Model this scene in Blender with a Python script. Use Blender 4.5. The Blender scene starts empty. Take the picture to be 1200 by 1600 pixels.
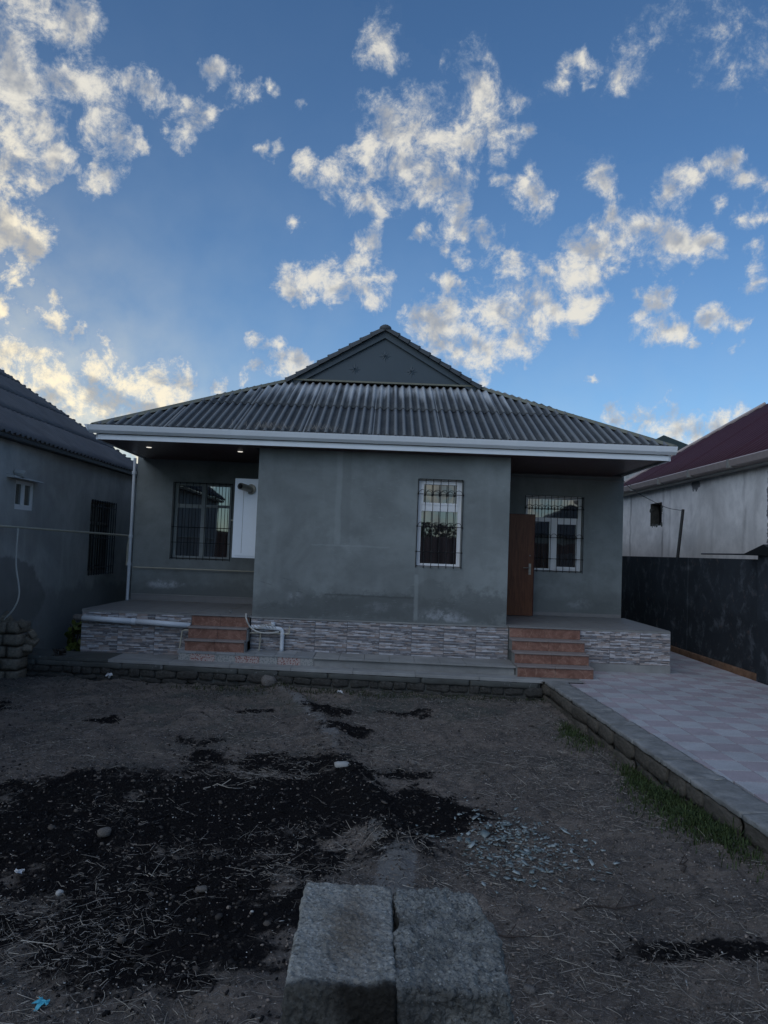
import bpy, bmesh, math, random
import numpy as np
from mathutils import Vector, Matrix, noise as mnoise
random.seed(7); rng = np.random.default_rng(7)
R = math.radians; PI = math.pi
scn = bpy.context.scene
COL = scn.collection

# ------------------------------------------------------------------ camera
cam_d = bpy.data.cameras.new('camera'); cam = bpy.data.objects.new('camera', cam_d); COL.objects.link(cam)
cam_d.sensor_fit = 'VERTICAL'; cam_d.sensor_height = 36.0; cam_d.lens = 1158/1600*36.0
cam_d.clip_start = 0.05; cam_d.clip_end = 20000
_p, _r = 0.0513, 0.0383
_w = Vector((0, math.cos(_p), math.sin(_p))); _rt = Vector((1, 0, 0)); _up = _rt.cross(_w)
_r2 = math.cos(_r)*_rt + math.sin(_r)*_up; _u2 = -math.sin(_r)*_rt + math.cos(_r)*_up
cam.matrix_world = Matrix(((_r2.x, _u2.x, -_w.x, 0), (_r2.y, _u2.y, -_w.y, 0), (_r2.z, _u2.z, -_w.z, 1.7), (0, 0, 0, 1)))
scn.camera = cam
# ------------------------------------------------------------------ sky, sun, exposure
SUN_AZ, SUN_EL = R(-142), R(30)          # azimuth from +Y towards +X; sun set behind the viewer to brighten the facade
SUN_DIR = Vector((math.sin(SUN_AZ)*math.cos(SUN_EL), math.cos(SUN_AZ)*math.cos(SUN_EL), math.sin(SUN_EL)))
GLOW = Vector((math.sin(R(-33))*math.cos(R(4)), math.cos(R(-33))*math.cos(R(4)), math.sin(R(4))))   # where the clouds are warmest
world = bpy.data.worlds.new('World'); scn.world = world; world.use_nodes = True
wn = world.node_tree; wn.nodes.clear()
sky = wn.nodes.new('ShaderNodeTexSky'); sky.sky_type = 'NISHITA'; sky.sun_disc = False
sky.sun_elevation = SUN_EL; sky.sun_rotation = SUN_AZ
sky.air_density = 1.0; sky.dust_density = 0.2; sky.ozone_density = 5.0; sky.altitude = 0
bg = wn.nodes.new('ShaderNodeBackground'); bg.inputs['Strength'].default_value = 0.100
wo = wn.nodes.new('ShaderNodeOutputWorld')
tint = wn.nodes.new('ShaderNodeMix'); tint.data_type = 'RGBA'; tint.blend_type = 'MULTIPLY'; tint.inputs[0].default_value = 1.0
tint.inputs[7].default_value = (0.80, 0.98, 1.05, 1)      # cool camera white balance of the evening sky
wn.links.new(sky.outputs[0], tint.inputs[6]); wn.links.new(tint.outputs[2], bg.inputs[0]); wn.links.new(bg.outputs[0], wo.inputs[0])
sd = bpy.data.lights.new('sun', 'SUN'); sun = bpy.data.objects.new('sun', sd); COL.objects.link(sun)
sd.energy = 1.0; sd.angle = R(70); sd.color = (1.0, 0.98, 0.94)
sun.rotation_euler = (-SUN_DIR).to_track_quat('-Z', 'Y').to_euler()
vs = scn.view_settings; vs.view_transform = 'Standard'; vs.look = 'None'; vs.exposure = 0.14; vs.gamma = 1.0
vs.use_curve_mapping = False
scn.cycles.max_bounces = 6; scn.cycles.diffuse_bounces = 3; scn.cycles.glossy_bounces = 3; scn.cycles.transparent_max_bounces = 8

# ------------------------------------------------------------------ helpers
def link(o, parent=None):
    COL.objects.link(o)
    if parent is not None: o.parent = parent
    return o
def tag(o, label=None, cat=None, group=None, kind=None):
    if label: o['label'] = label
    if cat: o['category'] = cat
    if group: o['group'] = group
    if kind: o['kind'] = kind
    return o
def empty(name, loc=(0, 0, 0), label=None, cat=None, group=None):
    o = bpy.data.objects.new(name, None); o.empty_display_size = .2
    # things keep world coordinates in their meshes: the empty marks the base, children are offset back
    o.location = loc; COL.objects.link(o); tag(o, label, cat, group); return o

class MB:
    def __init__(s): s.v = []; s.f = []; s.sm = False
    def quad(s, *p):
        n = len(s.v); s.v += [tuple(q) for q in p]; s.f.append(tuple(range(n, n+len(p)))); return s
    def box(s, a, b, jit=0.0):
        x0, y0, z0 = a; x1, y1, z1 = b; n = len(s.v)
        P = [(x0,y0,z0),(x1,y0,z0),(x1,y1,z0),(x0,y1,z0),(x0,y0,z1),(x1,y0,z1),(x1,y1,z1),(x0,y1,z1)]
        if jit: P = [tuple(c+random.uniform(-jit, jit) for c in p) for p in P]
        s.v += P
        s.f += [tuple(n+i for i in q) for q in ((0,3,2,1),(4,5,6,7),(0,1,5,4),(1,2,6,5),(2,3,7,6),(3,0,4,7))]
        return s
    def hexa(s, bot, top):
        n = len(s.v); s.v += [tuple(p) for p in bot]+[tuple(p) for p in top]
        s.f += [tuple(n+i for i in q) for q in ((0,3,2,1),(4,5,6,7),(0,1,5,4),(1,2,6,5),(2,3,7,6),(3,0,4,7))]
        return s
    def tube(s, pts, r, n=8, caps=True, r1=None):
        pts = [Vector(p) for p in pts]; base = len(s.v); m = len(pts)
        ref = None
        for i, p in enumerate(pts):
            t = (pts[min(i+1, m-1)]-pts[max(i-1, 0)]).normalized()
            if ref is None:
                ref = Vector((0, 0, 1)) if abs(t.z) < .9 else Vector((1, 0, 0))
            a = t.cross(ref).normalized(); b = a.cross(t).normalized(); ref = b
            rr = r if r1 is None else r+(r1-r)*i/(m-1)
            for k in range(n):
                q = p+a*(rr*math.cos(2*PI*k/n))+b*(rr*math.sin(2*PI*k/n)); s.v.append(tuple(q))
        for i in range(m-1):
            for k in range(n):
                s.f.append((base+i*n+k, base+i*n+(k+1) % n, base+(i+1)*n+(k+1) % n, base+(i+1)*n+k))
        if caps:
            s.f.append(tuple(base+k for k in range(n))[::-1]); s.f.append(tuple(base+(m-1)*n+k for k in range(n)))
        return s
    def ball(s, c, r, seg=6, ring=4, sq=(1, 1, 1)):
        n = len(s.v); c = Vector(c)
        s.v.append((c.x, c.y, c.z+r*sq[2]))
        for i in range(1, ring):
            th = PI*i/ring
            for k in range(seg):
                ph = 2*PI*k/seg
                s.v.append((c.x+r*sq[0]*math.sin(th)*math.cos(ph), c.y+r*sq[1]*math.sin(th)*math.sin(ph), c.z+r*sq[2]*math.cos(th)))
        s.v.append((c.x, c.y, c.z-r*sq[2])); last = len(s.v)-1
        for k in range(seg): s.f.append((n, n+1+k, n+1+(k+1) % seg))
        for i in range(ring-2):
            for k in range(seg):
                a = n+1+i*seg
                s.f.append((a+k, a+seg+k, a+seg+(k+1) % seg, a+(k+1) % seg))
        a = n+1+(ring-2)*seg
        for k in range(seg): s.f.append((a+k, last, a+(k+1) % seg))
        return s
    def extrude_x(s, prof, x0, x1):     # closed profile of (y, z) swept along X
        n = len(s.v); m = len(prof)
        s.v += [(x0, y, z) for y, z in prof]+[(x1, y, z) for y, z in prof]
        for i in range(m): j = (i+1) % m; s.f.append((n+i, n+j, n+m+j, n+m+i))
        s.f.append(tuple(n+i for i in range(m))[::-1]); s.f.append(tuple(n+m+i for i in range(m)))
        return s
    def mesh(s, name, mat, smooth=False, bevel=0):
        me = bpy.data.meshes.new(name); me.from_pydata(s.v, [], s.f); me.update()
        if bevel or True:
            bm = bmesh.new(); bm.from_mesh(me)
            if bevel:
                es = [e for e in bm.edges if len(e.link_faces) == 2 and e.calc_face_angle(0) > .6]
                bmesh.ops.bevel(bm, geom=es, offset=bevel, segments=2, affect='EDGES', profile=.6)
            bmesh.ops.recalc_face_normals(bm, faces=bm.faces)
            bm.to_mesh(me); bm.free()
        if mat: me.materials.append(mat)
        if smooth: me.shade_smooth()
        return me
    def build(s, name, mat, parent=None, smooth=False, bevel=0):
        return put(s.mesh(name, mat, smooth, bevel), name, parent)
def put(me, name, parent=None, loc=None, rot=None):
    o = bpy.data.objects.new(name, me); COL.objects.link(o)
    if loc is not None: o.location = loc
    if rot is not None: o.rotation_euler = rot
    if parent is not None:
        o.parent = parent
        off = Vector((0, 0, 0)); p = parent
        if p.type == 'EMPTY': off = Vector(p.location)
        if p.type == 'EMPTY': o.location = Vector(o.location)-off
    return o
def np_mesh(name, V, F, mat, attrs=None, smooth=False):
    me = bpy.data.meshes.new(name); V = np.asarray(V, np.float32); F = np.asarray(F, np.int32)
    k = F.shape[1]
    me.vertices.add(len(V)); me.vertices.foreach_set('co', V.ravel())
    me.loops.add(F.size); me.loops.foreach_set('vertex_index', F.ravel())
    me.polygons.add(len(F)); me.polygons.foreach_set('loop_start', np.arange(0, F.size, k, dtype=np.int32))
    me.polygons.foreach_set('loop_total', np.full(len(F), k, np.int32))
    if smooth: me.polygons.foreach_set('use_smooth', np.ones(len(F), bool))
    me.update(calc_edges=True)
    for an, arr in (attrs or {}).items():
        a = me.attributes.new(an, 'FLOAT', 'POINT'); a.data.foreach_set('value', np.asarray(arr, np.float32))
    if mat: me.materials.append(mat)
    return me
# vectorised value noise
_perm = rng.permutation(4096)
_val = rng.random(4096)
def vnoise(x, y):
    xi = np.floor(x).astype(np.int64); yi = np.floor(y).astype(np.int64); xf = x-xi; yf = y-yi
    u = xf*xf*(3-2*xf); v = yf*yf*(3-2*yf)
    h = lambda a, b: _val[(_perm[(a*1+0) & 4095]+b*57) & 4095]
    return (h(xi, yi)*(1-u)+h(xi+1, yi)*u)*(1-v)+(h(xi, yi+1)*(1-u)+h(xi+1, yi+1)*u)*v
def fbm(x, y, o=4, g=.5):
    s = 0; a = 1; t = 0
    for i in range(o):
        c_, s_ = math.cos(1.1*i+.5), math.sin(1.1*i+.5); f_ = 2.03**i
        s = s+a*vnoise((x*c_-y*s_)*f_+17.3*i, (x*s_+y*c_)*f_+9.1*i); t += a; a *= g
    return s/t

# ------------------------------------------------------------------ materials
class NT:
    def __init__(s, name):
        s.m = bpy.data.materials.new(name); s.m.use_nodes = True; s.t = s.m.node_tree; s.t.nodes.clear()
        s.out = s.n('ShaderNodeOutputMaterial'); s.b = s.n('ShaderNodeBsdfPrincipled'); s.l(s.b.outputs[0], s.out.inputs[0])
        s.tc = s.n('ShaderNodeTexCoord'); s.P = s.tc.outputs['Object']
    def n(s, t, **k):
        x = s.t.nodes.new(t)
        for a, b in k.items(): setattr(x, a, b)
        return x
    def l(s, a, b): s.t.links.new(a, b)
    def set(s, i, v):
        if hasattr(v, 'is_output'): s.l(v, i)
        else: i.default_value = v
    def world(s):
        g = s.n('ShaderNodeNewGeometry'); s.P = g.outputs['Position']; return s
    def noise(s, scale=5, detail=4, rough=.55, dist=0, vec=None, st=None, off=None):
        x = s.n('ShaderNodeTexNoise'); x.inputs['Scale'].default_value = scale; x.inputs['Detail'].default_value = detail
        x.inputs['Roughness'].default_value = rough; x.inputs['Distortion'].default_value = dist
        v = vec or s.P
        if st or off:
            mp = s.n('ShaderNodeMapping'); s.l(v, mp.inputs[0])
            if st: mp.inputs['Scale'].default_value = st
            if off: mp.inputs['Location'].default_value = off
            v = mp.outputs[0]
        s.l(v, x.inputs['Vector']); return x.outputs['Fac']
    def voro(s, scale=5, feat='F1', vec=None, st=None, out='Distance', rnd=1.0):
        x = s.n('ShaderNodeTexVoronoi', feature=feat); x.inputs['Scale'].default_value = scale; x.inputs['Randomness'].default_value = rnd
        v = vec or s.P
        if st:
            mp = s.n('ShaderNodeMapping'); s.l(v, mp.inputs[0]); mp.inputs['Scale'].default_value = st; v = mp.outputs[0]
        s.l(v, x.inputs['Vector']); return x.outputs[out]
    def math(s, op, a, b=None, c=None, clamp=False):
        x = s.n('ShaderNodeMath', operation=op, use_clamp=clamp); s.set(x.inputs[0], a)
        if b is not None: s.set(x.inputs[1], b)
        if c is not None: s.set(x.inputs[2], c)
        return x.outputs[0]
    def ramp(s, fac, lo, hi):      # smoothstep lo..hi -> 0..1
        x = s.n('ShaderNodeMapRange', interpolation_type='SMOOTHSTEP'); s.set(x.inputs[0], fac)
        x.inputs[1].default_value = lo; x.inputs[2].default_value = hi; return x.outputs[0]
    def mix(s, fac, a, b):
        x = s.n('ShaderNodeMix', data_type='RGBA'); s.set(x.inputs[0], fac)
        f = lambda c: c if hasattr(c, 'is_output') else (*c, 1)
        s.set(x.inputs[6], f(a)); s.set(x.inputs[7], f(b)); return x.outputs[2]
    def xyz(s, v=None):
        x = s.n('ShaderNodeSeparateXYZ'); s.l(v or s.P, x.inputs[0]); return x.outputs
    def island(s): return s.n('ShaderNodeNewGeometry').outputs['Random Per Island']
    def orand(s): return s.n('ShaderNodeObjectInfo').outputs['Random']
    def attr(s, name): x = s.n('ShaderNodeAttribute'); x.attribute_name = name; return x.outputs['Fac']
    def blob(s, cx, cy, rx, ry, soft=.5, ax=(0, 1), vec=None, warp=None):   # 1 inside an ellipse, 0 outside
        o = s.xyz(vec); dx = s.math('MULTIPLY', s.math('SUBTRACT', o[ax[0]], cx), 1/rx)
        dy = s.math('MULTIPLY', s.math('SUBTRACT', o[ax[1]], cy), 1/ry)
        d = s.math('SQRT', s.math('ADD', s.math('MULTIPLY', dx, dx), s.math('MULTIPLY', dy, dy)))
        if warp is not None: d = s.math('ADD', d, warp)
        return s.ramp(d, 1+soft, 1-soft)
    def bump(s, h, strength=.4, dist=.01, prev=None):
        x = s.n('ShaderNodeBump'); x.inputs['Strength'].default_value = strength; x.inputs['Distance'].default_value = dist
        s.l(h, x.inputs['Height'])
        if prev: s.l(prev, x.inputs['Normal'])
        s.l(x.outputs[0], s.b.inputs['Normal']); return x.outputs[0]
    def fin(s, col, rough=.8, metal=0, spec=.3):
        s.set(s.b.inputs['Base Color'], col if hasattr(col, 'is_output') else (*col, 1))
        s.set(s.b.inputs['Roughness'], rough); s.b.inputs['Metallic'].default_value = metal
        s.b.inputs['Specular IOR Level'].default_value = spec
        return s.m
def plain(name, c, rough=.6, metal=0, var=.25, scale=8, bump=.15, bd=.003, spec=.35):
    t = NT(name); n = t.noise(scale, 5, .6); d = t.noise(scale*9, 3, .6)
    k = t.mix(n, tuple(x*(1-var) for x in c), tuple(min(1, x*(1+var)) for x in c))
    t.bump(d, bump, bd); return t.fin(k, rough, metal, spec)

def cement(name, c, damp=None, seed=0.0, extra=None, damp_top=.95, dark=.55):
    t = NT(name).world()
    n1 = t.noise(.9, 5, .6, .6, off=(seed, seed, 0)); n2 = t.noise(4.5, 6, .65, off=(seed, 3, 0)); n3 = t.noise(45, 4, .7)
    k = t.mix(t.ramp(n1, .3, .7), tuple(x*.80 for x in c), tuple(x*1.18 for x in c))
    k = t.mix(t.math('MULTIPLY', t.ramp(n2, .42, .74), .42), k, tuple(x*.66 for x in c))
    st = t.noise(3.0, 4, .6, st=(1, 1, .12))
    k = t.mix(t.math('MULTIPLY', t.ramp(st, .52, .75), .3), k, tuple(x*1.35 for x in c))
    z = t.xyz()[2]
    dm = t.ramp(t.math('ADD', z, t.math('MULTIPLY', t.noise(2.6, 5, .6), -.75)), damp_top-.30, damp_top-.52)
    k = t.mix(t.math('MULTIPLY', dm, .7), k, tuple(x*dark for x in c))
    if extra: k = extra(t, k, c)
    # trowel relief
    h = t.math('ADD', t.math('MULTIPLY', n2, .7), t.math('MULTIPLY', n3, .3))
    t.bump(h, .5, .012)
    return t.fin(k, .88, 0, .2)

def house_extra(t, k, c):
    w = t.math('MULTIPLY', t.math('SUBTRACT', t.noise(7, 6, .7), .5), 2.4)
    grit = t.ramp(t.noise(11, 6, .72), .34, .60)
    for (cx, cz, rx, rz, s) in ((-.05, .83, .20, .07, .8), (.85, .76, .40, .085, 1.0), (1.15, .70, .22, .05, .9), (.42, .84, .13, .08, .5), (-1.3, .9, .12, .1, .25), (-3.9, .93, .28, .07, .5), (3.6, .85, .2, .08, .2)):
        m = t.math('MULTIPLY', t.math('MULTIPLY', t.blob(cx, cz, rx, rz, .5, (0, 2), warp=w), grit), s)
        k = t.mix(m, k, (.62, .66, .71))
    # darker repaired render rectangle under the window and at mid wall
    for (cx, cz, rx, rz, s) in ((.1, .85, .85, .18, .75), (.75, 1.05, .35, .22, .5), (-.9, .82, .6, .16, .7), (1.5, .9, .45, .24, .65), (-1.4, .72, .6, .1, .7), (1.0, .75, .8, .12, .6), (3.9, .78, .4, .14, .5), (-3.2, .8, 1.2, .12, .4)):
        k = t.mix(t.math('MULTIPLY', t.blob(cx, cz, rx, rz, .3, (0, 2), warp=w), s), k, tuple(x*.55 for x in c))
    def rect(x0, x1, z0, z1, s):
        o_ = t.xyz(); e = t.math('MULTIPLY', t.math('SUBTRACT', t.noise(5, 4, .6), .5), .06); X_, Z_ = t.math('ADD', o_[0], e), t.math('ADD', o_[2], e)
        m_ = t.math('MULTIPLY', t.math('MULTIPLY', t.ramp(X_, x0-.01, x0+.02), t.ramp(X_, x1+.02, x1-.01)), t.math('MULTIPLY', t.ramp(Z_, z0-.01, z0+.02), t.ramp(Z_, z1+.015, z1-.008)))
        return t.math('MULTIPLY', m_, s)
    k = t.mix(rect(-.86, .50, .5, .995, .38), k, tuple(x*.5 for x in c)); k = t.mix(rect(-.86, .50, .975, 1.0, .5), k, tuple(x*.3 for x in c))
    k = t.mix(rect(.50, .56, .65, 1.35, .4), k, tuple(x*1.5 for x in c)); k = t.mix(rect(-.75, -.66, 1.75, 3.2, .25), k, tuple(x*1.5 for x in c)); k = t.mix(rect(-.66, -.52, 1.75, 3.2, .25), k, tuple(x*.6 for x in c)); k = t.mix(rect(-1.1, .1, 1.73, 1.745, .35), k, tuple(x*1.7 for x in c))
    sc = t.math('MULTIPLY', t.ramp(t.noise(2.2, 2, .5, off=(4, 4, 4)), .5, .62), t.ramp(t.noise(30, 3, .6, st=(.25, 1, 2.2)), .60, .68)); k = t.mix(t.math('MULTIPLY', sc, .3), k, tuple(x*1.7 for x in c))
    # hairline cracks low down on the front wall
    cr = t.voro(2.6, 'DISTANCE_TO_EDGE', st=(1, 1, 1.3))
    crm = t.math('MULTIPLY', t.ramp(t.math('ADD', cr, t.math('MULTIPLY', t.noise(6, 5, .7), .22)), .125, .108), t.blob(-1.3, .95, .7, .35, .3, (0, 2)))
    crm = t.math('MULTIPLY', crm, t.ramp(t.noise(3.2, 3, .5), .45, .6)); k = t.mix(t.math('MULTIPLY', crm, .45), k, tuple(x*.45 for x in c))
    return k
M = {}
M['render'] = cement('grey_render', (.212, .236, .236), extra=house_extra, damp_top=1.05, dark=.7)
def left_extra(t, k, c):
    w = t.math('MULTIPLY', t.math('SUBTRACT', t.noise(3, 5, .6), .5), .5)
    m = t.blob(10.2, .72, 1.45, .72, .05, (1, 2), warp=w); k = t.mix(t.math('MULTIPLY', m, .7), k, tuple(x*.42 for x in c))
    g = t.ramp(t.noise(16, 6, .75), .45, .6)
    m = t.blob(11.6, .15, .55, .42, .5, (1, 2), warp=w); k = t.mix(t.math('MULTIPLY', t.math('MULTIPLY', m, g), .5), k, (.3, .32, .33))
    return k
M['left_render'] = cement('brown_grey_render', (.40, .405, .395), seed=5, extra=left_extra, damp_top=.9)
def fence_extra(t, k, c):
    g = t.ramp(t.noise(3.4, 6, .7, .4), .5, .72); k = t.mix(t.math('MULTIPLY', g, .8), k, (.12, .135, .155))
    g2 = t.ramp(t.noise(5, 5, .7, off=(9, 2, 5)), .58, .72); return t.mix(t.math('MULTIPLY', g2, .7), k, (.12, .085, .08))
M['fence'] = cement('dark_cement', (.036, .044, .054), seed=9, extra=fence_extra)
def white_extra(t, k, c):
    for y, s in ((18.9, .6), (16.7, .65), (16.3, .3), (14.2, .18), (12.95, .42), (12.55, .25), (15.2, .12)):
        o = t.xyz(); d = t.math('ABSOLUTE', t.math('SUBTRACT', t.math('ADD', o[1], t.math('MULTIPLY', t.noise(2, 4, .6), .22)), y+.11))
        v = t.math('MULTIPLY', t.ramp(d, .10, .01), t.ramp(t.noise(3, 5, .7, st=(1, 1, .35)), .36, .62))
        k = t.mix(t.math('MULTIPLY', v, s), k, (.20, .185, .19))
    w = t.math('MULTIPLY', t.math('SUBTRACT', t.noise(6, 6, .7), .5), 3.0)
    pe = t.math('MAXIMUM', t.blob(12.05, 2.62, .12, .75, .06, (1, 2), warp=w), t.math('MAXIMUM', t.blob(15.0, 3.28, .22, .12, .06, (1, 2), warp=w), t.blob(11.9, 2.1, .25, .3, .06, (1, 2), warp=w)))
    k = t.mix(pe, k, (.17, .17, .18))
    z = t.xyz()[2]; k = t.mix(t.math('MULTIPLY', t.ramp(z, 2.3, 1.6), .3), k, (.34, .26, .22)); 
    tp = t.math('MULTIPLY', t.ramp(t.math('ADD', z, t.math('MULTIPLY', t.noise(8, 5, .7), .4)), 3.35, 3.7), .6)
    return t.mix(tp, k, (.25, .24, .24))
M['white_render'] = cement('weathered_white_render', (.82, .80, .775), seed=3, extra=white_extra, damp_top=.4)
M['concrete'] = cement('old_concrete', (.27, .275, .27), seed=2, damp_top=-9)
M['concrete_dark'] = cement('mossy_concrete', (.085, .09, .085), seed=4, damp_top=-9, extra=lambda t, k, c: t.mix(t.math('MULTIPLY', t.ramp(t.noise(9, 6, .75), .60, .68), .55), k, (.32, .33, .33)))
M['floor'] = plain('porch_floor_tile', (.20, .20, .20), .45, var=.15)
M['white_pvc'] = plain('white_pvc', (.74, .75, .76), .35, var=.06, bump=.03)
M['cabinet'] = plain('white_enamel', (.80, .86, .92), .3, var=.04, bump=.02)
M['gutter'] = plain('pale_gutter_pvc', (.80, .84, .87), .3, var=.10, scale=3, bump=.05)
M['gutter_pink'] = plain('faded_pink_gutter', (.40, .33, .31), .5, var=.2)
M['gap'] = plain('gap_grey', (.20, .20, .19), .6)
M['iron'] = plain('black_iron', (.012, .013, .015), .5, metal=.2)
M['soffit'] = plain('dark_red_soffit', (.085, .034, .034), .35, var=.2)
M['steel'] = plain('brushed_flue', (.32, .31, .27), .4, metal=.6)
M['gas'] = plain('pale_yellow_pipe', (.42, .40, .32), .5)
M['grey_pipe'] = plain('light_grey_pipe', (.62, .67, .72), .4, var=.12)
M['hose'] = plain('white_hose', (.5, .5, .47), .6)
M['brown_door'] = None; M['shaded_frame'] = plain('porch_shaded_frame', (.26, .29, .29), .5)  # left window frame darkened to carry the porch roof's shade
t = NT('brown_wood_grain'); g = t.noise(3, 6, .65, 1.2, st=(9, 9, .8)); g2 = t.noise(40, 3, .6, st=(6, 6, .25))
k = t.mix(t.ramp(g, .35, .7), (.11, .040, .018), (.20, .080, .036)); k = t.mix(t.math('MULTIPLY', g2, .4), k, (.05, .02, .012)); t.bump(g2, .1, .002)
M['brown_door'] = t.fin(k, .42)
t = NT('terracotta_step_tile').world(); v = t.voro(3.3, 'DISTANCE_TO_EDGE'); n = t.noise(5, 5, .65, 1.5); n2 = t.noise(28, 5, .7)
k = t.mix(t.ramp(n, .35, .68), (.17, .085, .063), (.275, .150, .115)); k = t.mix(t.math('MULTIPLY', t.ramp(n2, .52, .7), .5), k, (.38, .25, .19))
cr = t.ramp(t.math('ADD', t.voro(6, 'DISTANCE_TO_EDGE'), t.math('MULTIPLY', t.noise(11, 5, .7), .16)), .105, .08)
k = t.mix(t.math('MULTIPLY', cr, .4), k, (.42, .27, .2)); M['terracotta'] = t.fin(k, .35)
t = NT('step_nosing').world(); M['tread'] = t.fin(t.mix(t.noise(6, 5, .6), (.20, .17, .16), (.30, .27, .26)), .5)
# ledge-stone cladding: each strip its own tone
t = NT('ledge_stone_cladding'); r = t.island(); n = t.noise(14, 6, .7, .5, st=(.6, 1, 4)); n2 = t.noise(5, 4, .6)
k = t.mix(t.ramp(r, .0, 1.0), (.13, .135, .15), (.52, .53, .56)); k = t.mix(t.math('MULTIPLY', t.ramp(n, .45, .66), .8), k, (.13, .105, .10))
k = t.mix(t.math('MULTIPLY', t.ramp(t.noise(20, 4, .7, st=(.5, 1, 3), off=(4, 4, 4)), .56, .68), .7), k, (.68, .68, .70))
k = t.mix(t.math('MULTIPLY', t.ramp(t.math('FRACT', t.math('MULTIPLY', r, 7.3)), .6, .85), .5), k, (.36, .27, .22))
t.bump(n, .6, .006); M['cladding'] = t.fin(k, .55)
# fibre-cement roof sheets: dark with pale run-off streaks near the top
t = NT('weathered_fibre_cement').world()
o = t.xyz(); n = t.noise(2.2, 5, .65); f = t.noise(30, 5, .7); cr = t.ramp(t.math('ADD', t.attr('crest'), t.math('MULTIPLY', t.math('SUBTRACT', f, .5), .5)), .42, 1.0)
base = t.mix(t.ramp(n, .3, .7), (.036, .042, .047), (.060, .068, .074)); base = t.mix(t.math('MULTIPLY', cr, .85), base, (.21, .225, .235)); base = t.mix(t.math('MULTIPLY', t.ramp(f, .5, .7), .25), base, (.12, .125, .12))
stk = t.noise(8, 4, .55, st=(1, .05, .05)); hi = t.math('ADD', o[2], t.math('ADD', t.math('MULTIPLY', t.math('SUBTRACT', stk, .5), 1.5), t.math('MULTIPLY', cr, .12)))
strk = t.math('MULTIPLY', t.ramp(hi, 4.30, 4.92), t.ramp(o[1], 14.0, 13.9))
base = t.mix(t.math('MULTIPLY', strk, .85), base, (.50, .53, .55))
seam = t.math('FRACT', t.math('DIVIDE', t.math('ADD', o[0], 4.38), 1.04)); sm_ = t.math('MULTIPLY', t.ramp(seam, .022, .012), t.ramp(o[1], 14.0, 13.9)); base = t.mix(t.math('MULTIPLY', sm_, .6), base, (.36, .38, .39))
moss = t.math('MULTIPLY', t.ramp(t.noise(14, 5, .7), .6, .72), .4); base = t.mix(moss, base, (.045, .05, .035))
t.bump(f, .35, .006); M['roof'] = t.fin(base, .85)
M['left_roof'] = plain('grey_fibre_cement', (.10, .105, .115), .85, var=.35, scale=3, bump=.4)
M['maroon'] = plain('maroon_metal_roof', (.050, .010, .017), .6, var=.2, scale=2)
M['green_roof'] = plain('dark_green_roof', (.03, .045, .04), .6)
M['gable'] = plain('blue_grey_sheet', (.052, .072, .088), .45, var=.15, scale=2, bump=.1)
M['ridge'] = plain('ridge_tile', (.062, .070, .076), .7, var=.35, scale=9, bump=.4)
M['hipcap'] = plain('hip_flashing', (.17, .17, .13), .55, var=.3)
t = NT('window_glass'); gl = t.n('ShaderNodeBsdfGlossy'); gl.inputs['Roughness'].default_value = .02; gl.inputs['Color'].default_value = (.9, .95, .95, 1)
df = t.n('ShaderNodeBsdfDiffuse'); cu = t.noise(3, 3, .5, st=(9, 1, .4)); t.l(t.mix(t.ramp(cu, .35, .7), (.012, .012, .014), (.035, .03, .032)), df.inputs[0])
lw = t.n('ShaderNodeFresnel'); lw.inputs[0].default_value = 2.6; mx = t.n('ShaderNodeMixShader'); t.l(lw.outputs[0], mx.inputs[0]); t.l(df.outputs[0], mx.inputs[1]); t.l(gl.outputs[0], mx.inputs[2])
bp = t.n('ShaderNodeBump'); bp.inputs['Strength'].default_value = .06; bp.inputs['Distance'].default_value = .02; t.l(t.noise(2.2, 2, .4), bp.inputs['Height']); t.l(bp.outputs[0], gl.inputs['Normal'])
t.l(mx.outputs[0], t.out.inputs[0]); M['glass'] = t.m
# limestone blocks and concrete
def stone(name, a, b, scale=6, bs=.6, bd=.012, dark=(.06, .055, .05), amt=.4):
    t = NT(name); n = t.noise(scale, 6, .7, .3); n2 = t.noise(scale*6, 5, .75); n3 = t.noise(scale*.5, 3, .6, off=(4, 1, 7)); r = t.orand()
    k = t.mix(t.ramp(n, .3, .7), a, b); k = t.mix(t.math('MULTIPLY', t.ramp(n3, .5, .75), amt), k, dark)
    k = t.mix(t.math('MULTIPLY', t.ramp(n2, .62, .78), .45), k, tuple(min(1, x*1.7) for x in b))
    k = t.mix(t.math('MULTIPLY', r, .3), k, tuple(x*.6 for x in a))
    t.bump(t.math('ADD', n, n2), bs, bd); return t.fin(k, .92, 0, .15)
M['limestone'] = stone('old_limestone', (.17, .145, .115), (.32, .28, .22))
M['pebble'] = stone('pebble_stone', (.12, .11, .10), (.24, .225, .21), 12)
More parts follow.
